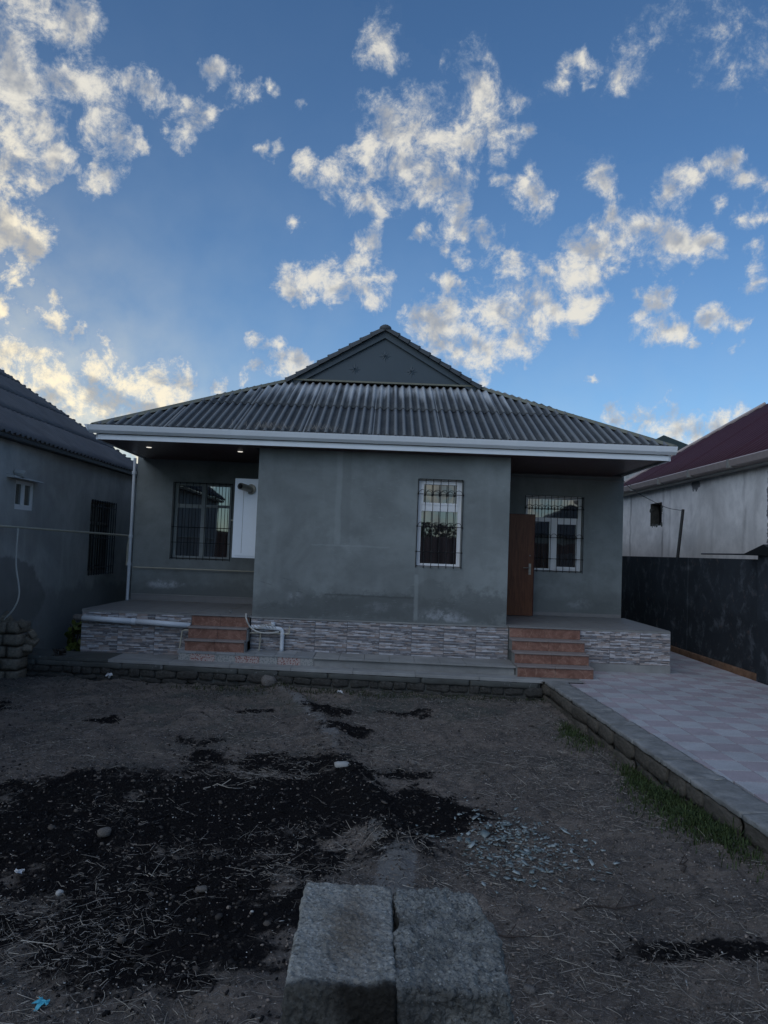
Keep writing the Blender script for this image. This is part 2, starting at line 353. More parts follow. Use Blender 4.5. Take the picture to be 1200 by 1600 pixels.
# ------------------------------------------------------------------ clouds: a high shell, world directions only
def pxdir(x, y):
    x, y = float(x), float(y); d = _w+((x-600)*_r2-(y-800)*_u2)/1158; return d.normalized()
BL = """60,15,40 100,30,32 130,40,30 25,5,30 8,80,70 100,125,42 130,135,35 60,120,45 160,145,32 30,130,55 235,148,24 210,145,22 250,160,15
165,195,36 140,190,24 195,205,24 205,225,13 300,185,30 285,195,24 325,185,20 280,165,15 30,190,58 70,200,38 100,235,22 15,215,50 30,265,46 60,285,24 10,250,42 75,295,13
160,275,26 150,290,16 145,255,11 20,365,42 45,385,30 60,395,16 5,345,34 15,435,24 30,445,16 55,440,10 75,462,10 10,485,24 45,490,16 80,500,20 105,515,13
325,110,17 343,105,10 372,138,18 385,143,14 411,140,9 475,155,13 410,235,11 440,240,10 485,265,16 490,275,12 462,340,15 215,565,8 195,553,9
10,550,46 40,590,55 100,600,60 150,600,56 200,610,54 250,612,44 290,612,28 60,640,60 120,650,60 180,650,60 150,565,30 230,650,50
600,65,32 585,75,20 640,80,14 735,125,34 745,180,42 765,205,36 720,210,38 640,220,54 600,205,38 670,255,48 630,270,42 690,280,38 590,240,28 545,290,30 530,275,19 560,305,19 590,320,15 650,300,28
820,200,14 810,150,16 865,115,20 870,130,14 830,310,26 820,280,15 835,330,20 780,275,11 910,100,16 955,125,18 905,130,10 712,325,10
930,285,28 935,310,22 950,330,22 1000,345,28 985,360,22 945,380,34 920,410,38 905,425,28 955,400,22 1055,285,28 1040,295,20 1080,280,20 1135,265,24 1150,255,16 1180,280,17 1175,330,16 1135,330,12
1060,370,34 1090,385,32 1040,395,32 1070,400,28 1110,375,17 1175,395,14 1178,435,16 575,375,20 570,400,24 560,440,34 520,440,34 490,430,24 460,445,27 600,450,22 575,465,16 480,465,16 450,460,16
710,360,21 730,385,19 690,375,16 765,365,18 770,350,12 655,370,12 695,440,16 715,445,11 860,410,11 850,405,10
820,420,28 800,450,38 820,480,42 780,490,44 740,510,50 700,510,44 670,515,38 760,540,40 800,530,28 660,500,28 720,560,28 740,580,18 780,430,27 840,470,22 810,545,15
905,475,28 890,470,22 930,480,19 905,510,17 950,470,14 1020,460,17 1045,460,16 1010,490,13 1030,512,23 1050,515,16 1105,505,13 1135,495,17 1120,500,11 1145,530,8
405,522,13 430,537,13 415,575,20 440,570,20 460,575,16 390,595,13 350,600,13 915,588,11 970,635,12 1045,632,12 1030,637,9
1000,672,32 1050,668,32 1090,668,32 1130,662,24 975,678,24 1160,660,20"""
BL = np.array([[float(q) for q in b.split(',')] for b in BL.split()])
BD = np.array([pxdir(b[0], b[1]) for b in BL]); BR = []
for b, d in zip(BL, BD):
    BR.append(b[2]/1158*max(.5, d[1]))
BR = np.array(BR)*1.06
WB = np.array([[1080, 40, 60], [1030, 60, 45], [1130, 20, 60], [980, 90, 40], [1190, 100, 50]])
az = np.radians(np.unique(np.concatenate([np.arange(-180, -34, 3.0), np.arange(-34, 34, .3), np.arange(34, 180.1, 3.0)])))
el = np.radians(np.concatenate([np.arange(-1, 46, .3), np.arange(46, 90.1, 2.2)]))
A, E = np.meshgrid(az, el); D = np.stack([np.sin(A)*np.cos(E), np.cos(A)*np.cos(E), np.sin(E)], -1).reshape(-1, 3)
cover = np.zeros(len(D)); D0 = D.copy()
wq = [fbm(A.ravel()*sc_+o1, E.ravel()*sc_+o2, 4, .6)-.5 for sc_, o1, o2 in ((22, 50, 60), (22, 80, 20))]
D = D+np.stack([wq[0]*.055, wq[0]*0, wq[1]*.050], -1)      # torn, wind-drawn outlines
for d, r in zip(BD, BR):
    q = 1-np.linalg.norm(D-d, axis=1)/(1.55*r)
    cover = np.maximum(cover, np.clip(q, 0, 1)**.8*1.0+np.clip(cover, 0, 1)*.12*(q > 0))
for b in WB:
    q = np.clip(1-np.linalg.norm(D-np.array(pxdir(b[0], b[1])), axis=1)/(b[2]/1158*1.6), 0, 1); cover = np.maximum(cover, q*.33)
# outside the picture the same scattered cover goes on
px = np.abs(np.degrees(A.ravel())); outf = np.clip((px-33)/6, 0, 1); outf = np.maximum(outf, np.clip((np.degrees(E.ravel())-43)/5, 0, 1))
gen = fbm(D[:, 0]*5+30+D[:, 1]*2, D[:, 2]*7+D[:, 1]*5+40, 4, .55); cover = np.maximum(cover, outf*np.clip((gen-.52)*4.5, 0, .9))
D = D0; nA, nE = len(az), len(el); idx = np.arange(nA*nE).reshape(nE, nA)
F = np.stack([idx[:-1, :-1], idx[:-1, 1:], idx[1:, 1:], idx[1:, :-1]], -1).reshape(-1, 4)
eld, azd = np.degrees(E.ravel()), np.degrees(A.ravel())
glow_veil = .42*np.exp(-(np.maximum(eld, 0)/13)**2)+.62*np.exp(-((azd+30)/20)**2-(np.maximum(eld-2, 0)/11)**2)+.12*np.exp(-((azd+25)/26)**2-((eld-18)/14)**2)
keep = (cover[F].max(1) > .02) | (glow_veil[F].max(1) > .01); F = F[keep]
t = NT('cloud'); t.t.nodes.remove(t.b)
g = t.n('ShaderNodeNewGeometry'); nz = t.n('ShaderNodeVectorMath', operation='SCALE'); t.l(g.outputs['Position'], nz.inputs[0]); nz.inputs['Scale'].default_value = 1/6000
P = nz.outputs[0]; cv = t.attr('cover')
n1 = t.noise(22, 12, .70, .25, vec=P); n2 = t.noise(110, 7, .72, .3, vec=P)
nl = t.noise(20, 4, .5, .1, vec=P)
sh = t.n('ShaderNodeVectorMath', operation='ADD'); t.l(P, sh.inputs[0]); sh.inputs[1].default_value = tuple(Vector((-.012, 0, -.016)))
n1b = t.noise(20, 4, .5, .1, vec=sh.outputs[0])
nn = t.math('ADD', t.math('MULTIPLY', n1, .82), t.math('MULTIPLY', n2, .18))
den = t.math('ADD', cv, t.math('MULTIPLY', t.math('SUBTRACT', nn, .5), 4.4))
has = t.ramp(cv, .02, .16)
alpha = t.math('MULTIPLY', t.ramp(den, .05, 1.30), has)
alpha = t.math('MULTIPLY', alpha, .96)
core = t.ramp(den, .5, 1.3)
lit = t.ramp(t.math('ADD', t.math('SUBTRACT', nl, n1b), t.math('MULTIPLY', t.math('SUBTRACT', nn, .5), .25)), -.17, .07)
dsun = t.n('ShaderNodeVectorMath', operation='DOT_PRODUCT'); t.l(P, dsun.inputs[0]); dsun.inputs[1].default_value = tuple(GLOW)
near = t.ramp(dsun.outputs['Value'], .90, 1.0)
warm = t.mix(near, (.80, .77, .69), (1.15, 1.0, .70))
grey = t.mix(near, (.43, .45, .48), (.62, .58, .50))
edge = t.mix(near, (.42, .50, .60), (.80, .78, .68))
c = t.mix(lit, grey, warm)
mid = t.math('MULTIPLY', core, .85)
c = t.mix(t.ramp(den, .2, 1.0), edge, c)
thick = t.ramp(cv, .55, 1.0); dk = t.math('MULTIPLY', t.math('MULTIPLY', thick, t.math('SUBTRACT', 1.0, lit)), .35)
c = t.mix(dk, c, (.24, .27, .32))
# horizon glow painted as a pale emitting band, brighter low on the left
vl = t.math('MULTIPLY', t.attr('glow_veil'), t.math('ADD', .75, t.math('MULTIPLY', t.math('SUBTRACT', nl, .5), 1.2)), clamp=True)
vc = t.mix(near, (.45, .545, .63), (.95, .88, .66))
a2 = t.math('MAXIMUM', alpha, vl); c = t.mix(t.math('DIVIDE', alpha, t.math('ADD', a2, .001), clamp=True), vc, c); alpha = a2
em = t.n('ShaderNodeEmission'); t.l(c, em.inputs[0]); em.inputs[1].default_value = .92
tr = t.n('ShaderNodeBsdfTransparent'); mx = t.n('ShaderNodeMixShader'); t.l(alpha, mx.inputs[0]); t.l(tr.outputs[0], mx.inputs[1]); t.l(em.outputs[0], mx.inputs[2])
t.l(mx.outputs[0], t.out.inputs[0]); t.m.cycles.emission_sampling = 'NONE'
clouds = put(np_mesh('clouds', D*6000, F, t.m, {'cover': cover, 'glow_veil': glow_veil}, True), 'clouds'); tag(clouds, kind='structure')

# ------------------------------------------------------------------ ground sheet
def smooth(a, b, x): q = np.clip((x-a)/(b-a), 0, 1); return q*q*(3-2*q)
PATCH = [(-2.3, 5.2, 1.2, 1.05), (-1.2, 5.5, 1.3, 1.45), (-1.1, 4.2, 1.0, 1.0), (-.35, 5.9, .8, .8), (.35, 5.5, .5, .42), (-3.2, 5.6, .8, .5), (-.75, 6.75, .6, .35)]
SPOTS = [(1.55, 3.82, .38, .12), (2.0, 3.72, .3, .09), (-4.6, 8.6, .5, .22), (-3.0, 8.3, .25, .18), (-.5, 9.0, .3, .25), (-.25, 8.1, .28, .25), (.3, 9.1, .35, .2), (-1.55, 8.9, .3, .12), (.2, 6.6, .35, .15)]
def patch_mask(x, y, w=1.0):
    d = np.full(np.shape(x), 9.0)
    for cx, cy, rx, ry in PATCH+SPOTS: d = np.minimum(d, np.hypot((x-cx)/rx, (y-cy)/ry))
    d = d+(fbm(x*2.3+11, y*2.3+4, 6, .72)-.5)*2.3*w
    return 1-smooth(.50, 1.38, d)
def ridge_d(x, y):     # distance to the half-buried footing that runs from the terrace to the pillar
    pts = [(-1.5, 10.7), (-.55, 8.2), (-.22, 6.5), (.16, 4.9), (.10, 1.9)]; d = np.full(np.shape(x), 9.0)
    for (ax, ay), (bx, by) in zip(pts[:-1], pts[1:]):
        tt = np.clip(((x-ax)*(bx-ax)+(y-ay)*(by-ay))/((bx-ax)**2+(by-ay)**2), 0, 1)
        d = np.minimum(d, np.hypot(x-ax-tt*(bx-ax), y-ay-tt*(by-ay)))
    return d
def gh(x, y):
    h = -.275+.10*smooth(7.5, 4.5, y)*smooth(1.2, 2.3, x)
    h = h+(fbm(x*.9, y*.9, 3)-.5)*.12+(fbm(x*4+5, y*4, 3)-.5)*.075+(fbm(x*13, y*13+3, 4, .7)-.5)*.062
    h = h+.085*np.exp(-(ridge_d(x, y)/.20)**2)*(.6+.8*vnoise(x*2, y*2))
    h = h+patch_mask(x, y)*((vnoise(x*22, y*22)-.5)*.018+.012)
    far = smooth(14, 40, np.hypot(x, y)); h = h*(1-far)+(-.30)*far
    und = (x > 2.25) & (y > 2) ; h = np.where((x > 2.6) | (y > 10.55), -.34, h)
    return h
gx = np.concatenate([-np.geomspace(4000, 6.3, 34), np.arange(-6, 3.2, .026), np.geomspace(3.3, 4000, 34)])
gy = np.concatenate([-np.geomspace(4000, 2.2, 34), np.linspace(-2, 2.4, 40), np.arange(2.45, 11.2, .026), np.geomspace(11.4, 4000, 34)])
GX, GY = np.meshgrid(gx, gy); GZ = gh(GX, GY); nX, nY = len(gx), len(gy); idx = np.arange(nX*nY).reshape(nY, nX)
F = np.stack([idx[:-1, :-1], idx[:-1, 1:], idx[1:, 1:], idx[1:, :-1]], -1).reshape(-1, 4)
t = NT('yard_soil').world(); pm = t.attr('char'); rd = t.attr('footing')
a = t.noise(1.3, 5, .65, .5); b = t.noise(9, 6, .7, .4); c = t.noise(60, 5, .75); dd = t.noise(230, 3, .7)
k = t.mix(t.ramp(a, .32, .68), (.108, .098, .090), (.235, .198, .168)); k = t.mix(t.math('MULTIPLY', t.ramp(b, .45, .66), .75), k, (.060, .055, .055))
k = t.mix(t.math('MULTIPLY', t.ramp(c, .52, .66), .65), k, (.36, .34, .32))
o = t.xyz(); gr = t.math('MULTIPLY', t.ramp(t.noise(1.6, 4, .6, off=(8, 3, 0)), .46, .66), t.ramp(o[1], 5.5, 9)); k = t.mix(t.math('MULTIPLY', gr, .65), k, (.070, .088, .080))
fx = t.math('ADD', t.math('MULTIPLY', t.math('SUBTRACT', c, .5), 1.1), t.math('MULTIPLY', t.math('SUBTRACT', b, .5), 1.1))
k = t.mix(t.ramp(t.math('ADD', rd, fx), .42, .66), k, (.22, .22, .215))
bl = t.ramp(t.math('ADD', pm, t.math('MULTIPLY', fx, .9)), .14, .74); k = t.mix(bl, k, t.mix(t.ramp(dd, .45, .8), (.009, .008, .009), (.030, .027, .026)))
k = t.mix(t.math('MULTIPLY', t.math('MULTIPLY', t.ramp(dd, .55, .68), t.math('SUBTRACT', 1.0, bl)), .5), k, (.40, .37, .33)); h = t.math('ADD', t.math('MULTIPLY', c, .7), t.math('MULTIPLY', dd, .3)); t.bump(h, 1.0, .035); M['soil'] = t.fin(k, .96, 0, .1)
rdv = np.exp(-(ridge_d(GX, GY)/.11)**2)*(fbm(GX*1.7+3, GY*1.7, 3)*1.5)*smooth(10.9, 10.2, GY)*(1+.9*smooth(5.8, 5.0, GY))
ground = put(np_mesh('ground', np.stack([GX, GY, GZ], -1).reshape(-1, 3), F, M['soil'], {'char': patch_mask(GX, GY).ravel(), 'footing': rdv.ravel()}, True), 'ground')
tag(ground, kind='structure')

# ------------------------------------------------------------------ loose litter on the soil
def scatter(name, n, T, Ft, xyfun, mat, label, cat, size, flat=1.0, lift=0.0, tilt=.4, parent=None):
    T = np.array(T, float); Ft = np.array(Ft)
    x, y = xyfun(n); n = len(x); z = gh(x, y)+lift
    s = size(n); a = rng.random(n)*2*PI; tx = rng.normal(0, tilt, n); ty = rng.normal(0, tilt*.6, n)
    ca, sa = np.cos(a), np.sin(a); V = T[None]*s[:, None, None] if s.ndim == 1 else T[None]*s[:, None, :]
    # tilt about x then y then spin
    c1, s1 = np.cos(tx)[:, None], np.sin(tx)[:, None]; Y = V[..., 1]*c1-V[..., 2]*s1; Z = V[..., 1]*s1+V[..., 2]*c1
    c2, s2 = np.cos(ty)[:, None], np.sin(ty)[:, None]; X = V[..., 0]*c2+Z*s2; Z = -V[..., 0]*s2+Z*c2
    X2 = X*ca[:, None]-Y*sa[:, None]+x[:, None]; Y2 = X*sa[:, None]+Y*ca[:, None]+y[:, None]; Z = Z*flat+z[:, None]
    Vv = np.stack([X2, Y2, Z], -1).reshape(-1, 3); Ff = (Ft[None]+(np.arange(n)*len(T))[:, None, None]).reshape(-1, Ft.shape[1])
    o = put(np_mesh(name, Vv, Ff, mat), name, parent); tag(o, label, cat, kind='stuff'); return o
def yard(n, fn=None, x0=-6, x1=2.5, y0=2.6, y1=10.7, near=1.0):
    x = rng.uniform(x0, x1, n); u = rng.random(n); y = y0+(y1-y0)*u**near
    kx = x < np.where(True, 2.23+(10.3-y)*.044, 0); keep = kx & (np.abs(x) < y*.62+.6)
    if fn is not None: keep &= rng.random(n) < fn(x, y)
    return x[keep], y[keep]
ico_v = [(0, 0, 1), (.89, 0, .45), (.28, .85, .45), (-.72, .53, .45), (-.72, -.53, .45), (.28, -.85, .45), (.72, .53, -.45), (-.28, .85, -.45), (-.89, 0, -.45), (-.28, -.85, -.45), (.72, -.53, -.45), (0, 0, -1)]
ico_f = [(0,1,2),(0,2,3),(0,3,4),(0,4,5),(0,5,1),(1,6,2),(2,7,3),(3,8,4),(4,9,5),(5,10,1),(6,7,2),(7,8,3),(8,9,4),(9,10,5),(10,6,1),(11,7,6),(11,8,7),(11,9,8),(11,10,9),(11,6,10)]
def isl(name, a, b, rough=.9, bias=1.0, spec=.2):
    t = NT(name); r = t.math('POWER', t.island(), bias); n = t.noise(60, 4, .6); k = t.mix(r, a, b); k = t.mix(t.math('MULTIPLY', n, .4), k, tuple(x*.6 for x in a)); return t.fin(k, rough, 0, spec)
M['straw'] = isl('pale_straw', (.16, .145, .13), (.62, .58, .50), .8, 1.8)
M['straw_far'] = isl('old_straw', (.07, .066, .062), (.50, .47, .43), .9, 2.0)
M['crumb'] = isl('soil_crumb', (.04, .036, .033), (.30, .255, .22))
M['clod'] = isl('soil_clod', (.035, .032, .031), (.13, .115, .10), .95, 1.3)
M['char'] = isl('black_compost', (.006, .006, .007), (.030, .027, .026), .85, 2)
M['chip'] = isl('pale_chip', (.20, .20, .19), (.55, .56, .55), .7)
M['shard'] = isl('glass_shard', (.13, .17, .17), (.42, .48, .48), .35, 1.5, .5)
lump = lambda s: (lambda n: np.stack([s*rng.lognormal(0, .45, n), s*rng.lognormal(0, .4, n), s*.65*rng.lognormal(0, .4, n)], -1))
scatter('soil_crumbs', 34000, ico_v, ico_f, lambda n: yard(n, lambda x, y: 1-.85*patch_mask(x, y), near=1.4), M['crumb'], 'brown crumbs of loose soil over the yard', 'soil', lump(.0075))
scatter('black_compost', 34000, ico_v, ico_f, lambda n: yard(n, lambda x, y: patch_mask(x, y)**.7, x0=-4.6, x1=2.4, y0=2.9, y1=9.4, near=1.2), M['char'], 'black crumbly compost spread in the wide dark patch', 'compost', lump(.0095))
scatter('soil_clods', 2600, ico_v, ico_f, lambda n: yard(n, lambda x, y: .35+.65*patch_mask(x, y)*.6, near=1.2), M['clod'], 'dark lumpy clods of earth lying over the yard', 'soil', lump(.017), lift=-.004)
scatter('pale_chips', 4200, ico_v, ico_f, lambda n: yard(n, None, near=1.3), M['chip'], 'tiny pale stone chips scattered on the soil', 'gravel', lump(.0045))
# straws: bent three-sided stalks of two joints
def straws(name, n, xyf, mat, label, Lm, rad, lift, tilt):
    x, y = xyf(n); n = len(x); L = np.clip(Lm*rng.lognormal(0, .6, n), .02, .34); r = rad*rng.uniform(.5, 1.5, n)
    a = rng.random(n)*2*PI; el_ = np.clip(rng.normal(0, tilt, n), -.1, .9); bend = rng.normal(0, .45, n); kink = rng.random(n) < .35; bend = np.where(kink, rng.normal(0, 1.6, n), bend)
    K = 5; cx_ = x.copy(); cy_ = y.copy(); z0 = gh(x, y)+lift*rng.uniform(.3, 1.6, n)+np.abs(el_)*0; V = []; dz = L*np.sin(el_)/(K-1)
    for i in range(K):
        rr = r*(1-.5*i/(K-1))
        gz0 = np.maximum(gh(cx_, cy_)+lift*.6, z0+dz*i)
        for k_ in range(3):
            an = 2*PI*k_/3+PI/2; V.append(np.stack([cx_-np.sin(a)*np.cos(an)*rr, cy_+np.cos(a)*np.cos(an)*rr, gz0+np.sin(an)*rr], -1))
        cx_ = cx_+np.cos(a)*L/(K-1)*np.cos(el_); cy_ = cy_+np.sin(a)*L/(K-1)*np.cos(el_); a = a+bend/(K-1)*np.where(kink & (i != 1), .15, 1)*1.0
    V = np.stack(V, 1); m = K*3
    Ft = np.array([(i*3+k_, i*3+(k_+1) % 3, (i+1)*3+(k_+1) % 3, (i+1)*3+k_) for i in range(K-1) for k_ in range(3)])
    Ff = (Ft[None]+(np.arange(n)*m)[:, None, None]).reshape(-1, 4)
    o = put(np_mesh(name, V.reshape(-1, 3), Ff, mat), name); tag(o, label, 'straw', kind='stuff'); return o
def straw_d(x, y):
    lowleft = smooth(5.0, 3.6, y)*smooth(-.3, -1.2, x)
    return np.clip(.25+2.6*(fbm(x*1.3+7, y*1.3+2, 4, .6)-.45)-.75*patch_mask(x, y)**2.5*(1-.9*lowleft)+.5*lowleft, .02, 1)
straws('dry_straw', 120000, lambda n: yard(n, straw_d, y1=10.6, near=1.25), M['straw_far'], 'grey weathered straw and stalks matted on the soil', .034, .0014, .005, .16)
straws('pale_straw', 11000, lambda n: yard(n, straw_d, y0=2.7, y1=9.5, near=1.2), M['straw'], 'pale straw stalks lying loose over the yard', .055, .0018, .008, .25)
# thin flat shards in a heap
sh_v = [(-.5, -.4, 0), (.5, -.3, 0), (.35, .45, 0), (-.4, .3, 0), (-.5, -.4, .12), (.5, -.3, .12), (.35, .45, .12), (-.4, .3, .12)]
sh_f = [(0,3,2,1),(4,5,6,7),(0,1,5,4),(1,2,6,5),(2,3,7,6),(3,0,4,7)]
def heap(n):
    return rng.normal(.93, .20, n)+rng.choice([0, .0, .25], n), rng.normal(5.15, .30, n)
scatter('glass_shards', 620, sh_v, sh_f, heap, M['shard'], 'small heap of pale broken glass shards on the soil', 'debris', lambda n: (lambda q: np.stack([q, q*rng.uniform(.4, 1, n), np.full(n, .03)], -1))(.020*rng.lognormal(0, .55, n)), lift=.012, tilt=.3)

# rough lumps used for stones and blocks
def rough_block(sx, sy, sz, nx, ny, nz, amp=.006, freq=9, seed=0.0, round_=.02, fine=.0, chip=0.0):
    bm = bmesh.new(); bmesh.ops.create_cube(bm, size=1.0)
    # subdivide each axis
    for ax, n_ in ((0, nx), (1, ny), (2, nz)):
        for i in range(1, n_):
            co = [0, 0, 0]; co[ax] = -.5+i/n_; no = [0, 0, 0]; no[ax] = 1
            bmesh.ops.bisect_plane(bm, geom=bm.verts[:]+bm.edges[:]+bm.faces[:], plane_co=co, plane_no=no)
    for v in bm.verts:
        p = Vector((v.co.x*sx, v.co.y*sy, v.co.z*sz)); h = Vector((sx/2, sy/2, sz/2)); rr = round_
        q = Vector([max(-h[i]+rr, min(h[i]-rr, p[i])) for i in range(3)]); d = p-q
        if d.length > 1e-6: p = q+d.normalized()*rr
        nrm = d.normalized() if d.length > 1e-6 else Vector((0, 0, 0))
        s3 = Vector((seed, seed*1.7, seed*.3))
        disp = amp*mnoise.fractal(p*freq+s3, 1.0, 2.0, 4)
        if fine: disp += fine*(mnoise.noise(p*75+s3)+.8*mnoise.noise(p*150+s3)+.6*max(0, mnoise.noise(p*40+s3)))
        if chip: disp -= chip*max(0, mnoise.noise(p*9+s3*2)-.25)*2.2
        v.co = p+nrm*disp
    bmesh.ops.recalc_face_normals(bm, faces=bm.faces); return bm
def bm_obj(bm, name, mat, parent=None, loc=(0, 0, 0), rot=(0, 0, 0), smooth=False):
    me = bpy.data.meshes.new(name); bm.to_mesh(me); bm.free(); me.materials.append(mat)
    if smooth: me.shade_smooth()
    return put(me, name, parent, loc, rot)

# ------------------------------------------------------------------ corrugated roofing
def sheets(name, parent, mat, O, U, Vv, N, u0, u1, sw, rows, lo, hi, pitch=.13, amp=.023, per=8, kind='wave', over=.10, thick=.007, mesh_name='sheet'):
    O, U, Vv, N = map(Vector, (O, U, Vv, N)); U.normalize(); Vv.normalize(); N.normalize(); out = []
    ns = int(math.ceil((u1-u0)/sw-.05))
    for ri, (va, vb) in enumerate(rows):
        for si in range(ns):
            a = u0+si*sw; b = min(u1, a+sw+(pitch*.5 if si < ns-1 else 0)); m = max(2, int(round((b-a)/pitch*per)))
            lift0 = .010*(si % 2)*1.0; V = []; F_ = []
            nv = 5; jit = random.uniform(-.012, .012)
            cols = []
            for i in range(m+1):
                u = a+(b-a)*i/m; l, h_ = lo(u), hi(u); A_ = max(va, l)+(jit if va > l+.01 else 0); B_ = min(vb+over, h_)
                if B_-A_ < .015: cols.append(None); continue
                cols.append((u, A_, B_))
            for cdef in cols:
                if cdef is None: V.append(None); continue
                u, A_, B_ = cdef; ph = 2*PI*u/pitch
                w = amp*(2*((math.cos(ph)+1)/2)**1.35-1) if kind == 'wave' else amp*max(-1, min(1, 2.2*math.cos(ph)))
                ring = []
                for j in range(nv):
                    v = A_+(B_-A_)*j/(nv-1); z = w+.012*(1-(v-va)/max(.1, vb-va))+ri*.002+lift0*.35
                    ring.append(tuple(O+U*u+Vv*v+N*z))
                V.append(ring)
            flat = []; ids = []; cr = []
            for r_ in V:
                if r_ is None: ids.append(None)
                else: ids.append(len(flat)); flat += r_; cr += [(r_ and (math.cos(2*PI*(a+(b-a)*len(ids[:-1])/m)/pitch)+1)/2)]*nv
            for i in range(m):
                if ids[i] is None or ids[i+1] is None: continue
                for j in range(nv-1): F_.append((ids[i]+j, ids[i+1]+j, ids[i+1]+j+1, ids[i]+j+1))
            if not F_: continue
            me = bpy.data.meshes.new(name); me.from_pydata(flat, [], F_); me.materials.append(mat); me.shade_smooth(); me.update()
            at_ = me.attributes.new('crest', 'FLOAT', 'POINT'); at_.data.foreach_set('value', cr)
            at2 = me.attributes.new('lap', 'FLOAT', 'POINT'); at2.data.foreach_set('value', [0.0]*len(cr))
            o = put(me, name, parent); md = o.modifiers.new('thickness', 'SOLIDIFY'); md.thickness = thick; md.offset = -1; out.append(o)
    return out

# ------------------------------------------------------------------ the house
YB, YF, ZF = 13.4, 11.3, .62
house = empty('house', (0, 13.4, 0), 'single-storey grey rendered house with corrugated hipped roof, two porches and stone-look plinth', 'house')
def wall_hole(x0, x1, z0, z1, y0, y1, hole):
    b = MB(); hx0, hx1, hz0, hz1 = hole
    b.box((x0, y0, z0), (hx0, y1, z1)); b.box((hx1, y0, z0), (x1, y1, z1))
    b.box((hx0, y0, z0), (hx1, y1, hz0)); b.box((hx0, y0, hz1), (hx1, y1, z1)); return b
WM = (.52, 1.19, 1.465, 2.815); WL = (-3.815, -2.765, 1.40, 2.795); WR = (2.565, 3.60, 1.425, 2.80)
wall_hole(-1.94, 1.915, .62, 3.27, YF, YF+.25, WM).build('front_wall', M['render'], house)
wall_hole(-4.50, -1.94, .62, 3.27, YB, YB+.25, WL).build('porch_wall', M['render'], house)
wall_hole(1.915, 4.33, .62, 3.27, YB, YB+.25, WR).build('porch_wall', M['render'], house)
MB().box((-1.94, YF+.25, .62), (-1.74, YB, 3.27)).build('side_wall', M['render'], house)
b = MB(); b.box((1.715, YF+.25, .62), (1.915, 12.10, 3.27)); b.box((1.715, 12.98, .62), (1.915, YB, 3.27)); b.box((1.715, 12.10, 2.44), (1.915, 12.98, 3.27)); b.build('side_wall', M['render'], house)
MB().box((-4.50, YB+.25, -.3), (-4.28, 21, 3.27)).build('side_wall', M['render'], house)
MB().box((4.11, YB+.25, -.3), (4.33, 21, 3.27)).build('side_wall', M['render'], house)
MB().box((-4.28, 20.78, -.3), (4.11, 21, 3.27)).build('back_wall', M['render'], house)
MB().box((-1.74, YF+.25, .60), (1.715, YB, .66)).build('room_floor', M['floor'], house)
MB().box((-1.74, YF+.3, 3.0), (1.715, YB, 3.05)).build('room_ceiling', M['render'], house)
MB().box((-1.74, YB+.0, .62), (1.715, YB+.1, 3.0)).build('inner_wall', M['render'], house)
# skirtings, ledge above the plinth
MB().box((-4.49, YB-.015, .64), (-1.945, YB-.001, .745)).build('skirting', M['floor'], house, bevel=.003)
MB().box((-4.49, YB-.022, .745), (-1.945, YB-.001, .757)).build('skirting_edge', M['concrete'], house)
MB().box((1.92, YB-.015, .64), (4.325, YB-.001, .70)).build('skirting', M['floor'], house, bevel=.003)
MB().box((-1.945, YF-.035, .598), (1.92, YF+.02, .619)).build('plinth_ledge', M['concrete'], house, bevel=.004)
# porch slabs
def slab(x0, x1): return MB().box((x0-.02, YF-.03, .60), (x1+.02, YB, .64))
for a_, b_ in ((-4.50, -1.945), (1.92, 4.40)):
    MB().box((a_+.02, YF+.02, -.3), (b_-.02, YB+.2, .60)).build('porch_base', M['render'], house)
    # floor of 40 cm tiles, the joints recessed
    nx_ = int(round((b_-a_)/.42)); ny_ = 5; 
    MB().box((a_-.01, YF-.02, .60), (b_, YB, .634)).build('porch_slab', M['concrete'], house)
    for i in range(nx_):
        for j in range(ny_):
            w_ = (b_-a_)/nx_; d_ = (YB-YF+.03)/ny_
            MB().box((a_-.01+i*w_+.003, YF-.03+j*d_+.003, .6341), (a_-.01+(i+1)*w_-.003, YF-.03+(j+1)*d_-.003, .642)).build('floor_tile', M['floor'], house)
# cladding tiles (five shared shapes of ledge strips)
def clad_mesh(w, h, seed):
    rs = random.Random(seed); b = MB(); b.box((.001, .004, .001), (w-.001, .02, h-.001)); z = .002
    while z < h-.008:
        hh = min(rs.choice((.014, .018, .024, .030)), h-z-.002)
        if hh < .008: break
        x = .002
        while x < w-.01:
            ww = min(rs.uniform(.06, .19), w-x-.002)
            if w-x-ww < .05: ww = w-x-.002
            d = rs.uniform(.0, .014)
            b.hexa([(x, -d, z), (x+ww-.002, -d*rs.uniform(.6, 1.2), z), (x+ww-.002, .004, z), (x, .004, z)],
                   [(x, -d*.8, z+hh-.0015), (x+ww-.002, -d, z+hh-.0015), (x+ww-.002, .004, z+hh-.0015), (x, .004, z+hh-.0015)])
            x += ww
        z += hh
    return b.mesh('cladding_tile', M['cladding'])
def clad_run(x0, x1, z0, z1, y, rows, tw=.5, step=None):
    n_ = max(1, int(round((x1-x0)/tw))); w_ = (x1-x0)/n_; h_ = (z1-z0)/rows
    vs_ = [clad_mesh(w_, h_, s_+int(abs(x0)*10)) for s_ in range(5)]; c_ = 0
    for r_ in range(rows):
        for i in range(n_):
            put(vs_[(i*2+r_*3+random.randint(0, 1)) % 5], 'cladding_tile', house, (x0+i*w_, y, z0+r_*h_)); c_ += 1
clad_run(-4.50, -2.84, -.05, .60, YF-.016, 4)
clad_run(-1.945, 1.95, .10, .597, YF-.016, 3)
clad_run(3.03, 4.40, .12, .60, YF-.016, 3)
MB().box((3.03, YF-.02, -.02), (4.41, YF+.01, .118)).build('plinth_band', M['concrete'], house, bevel=.004)
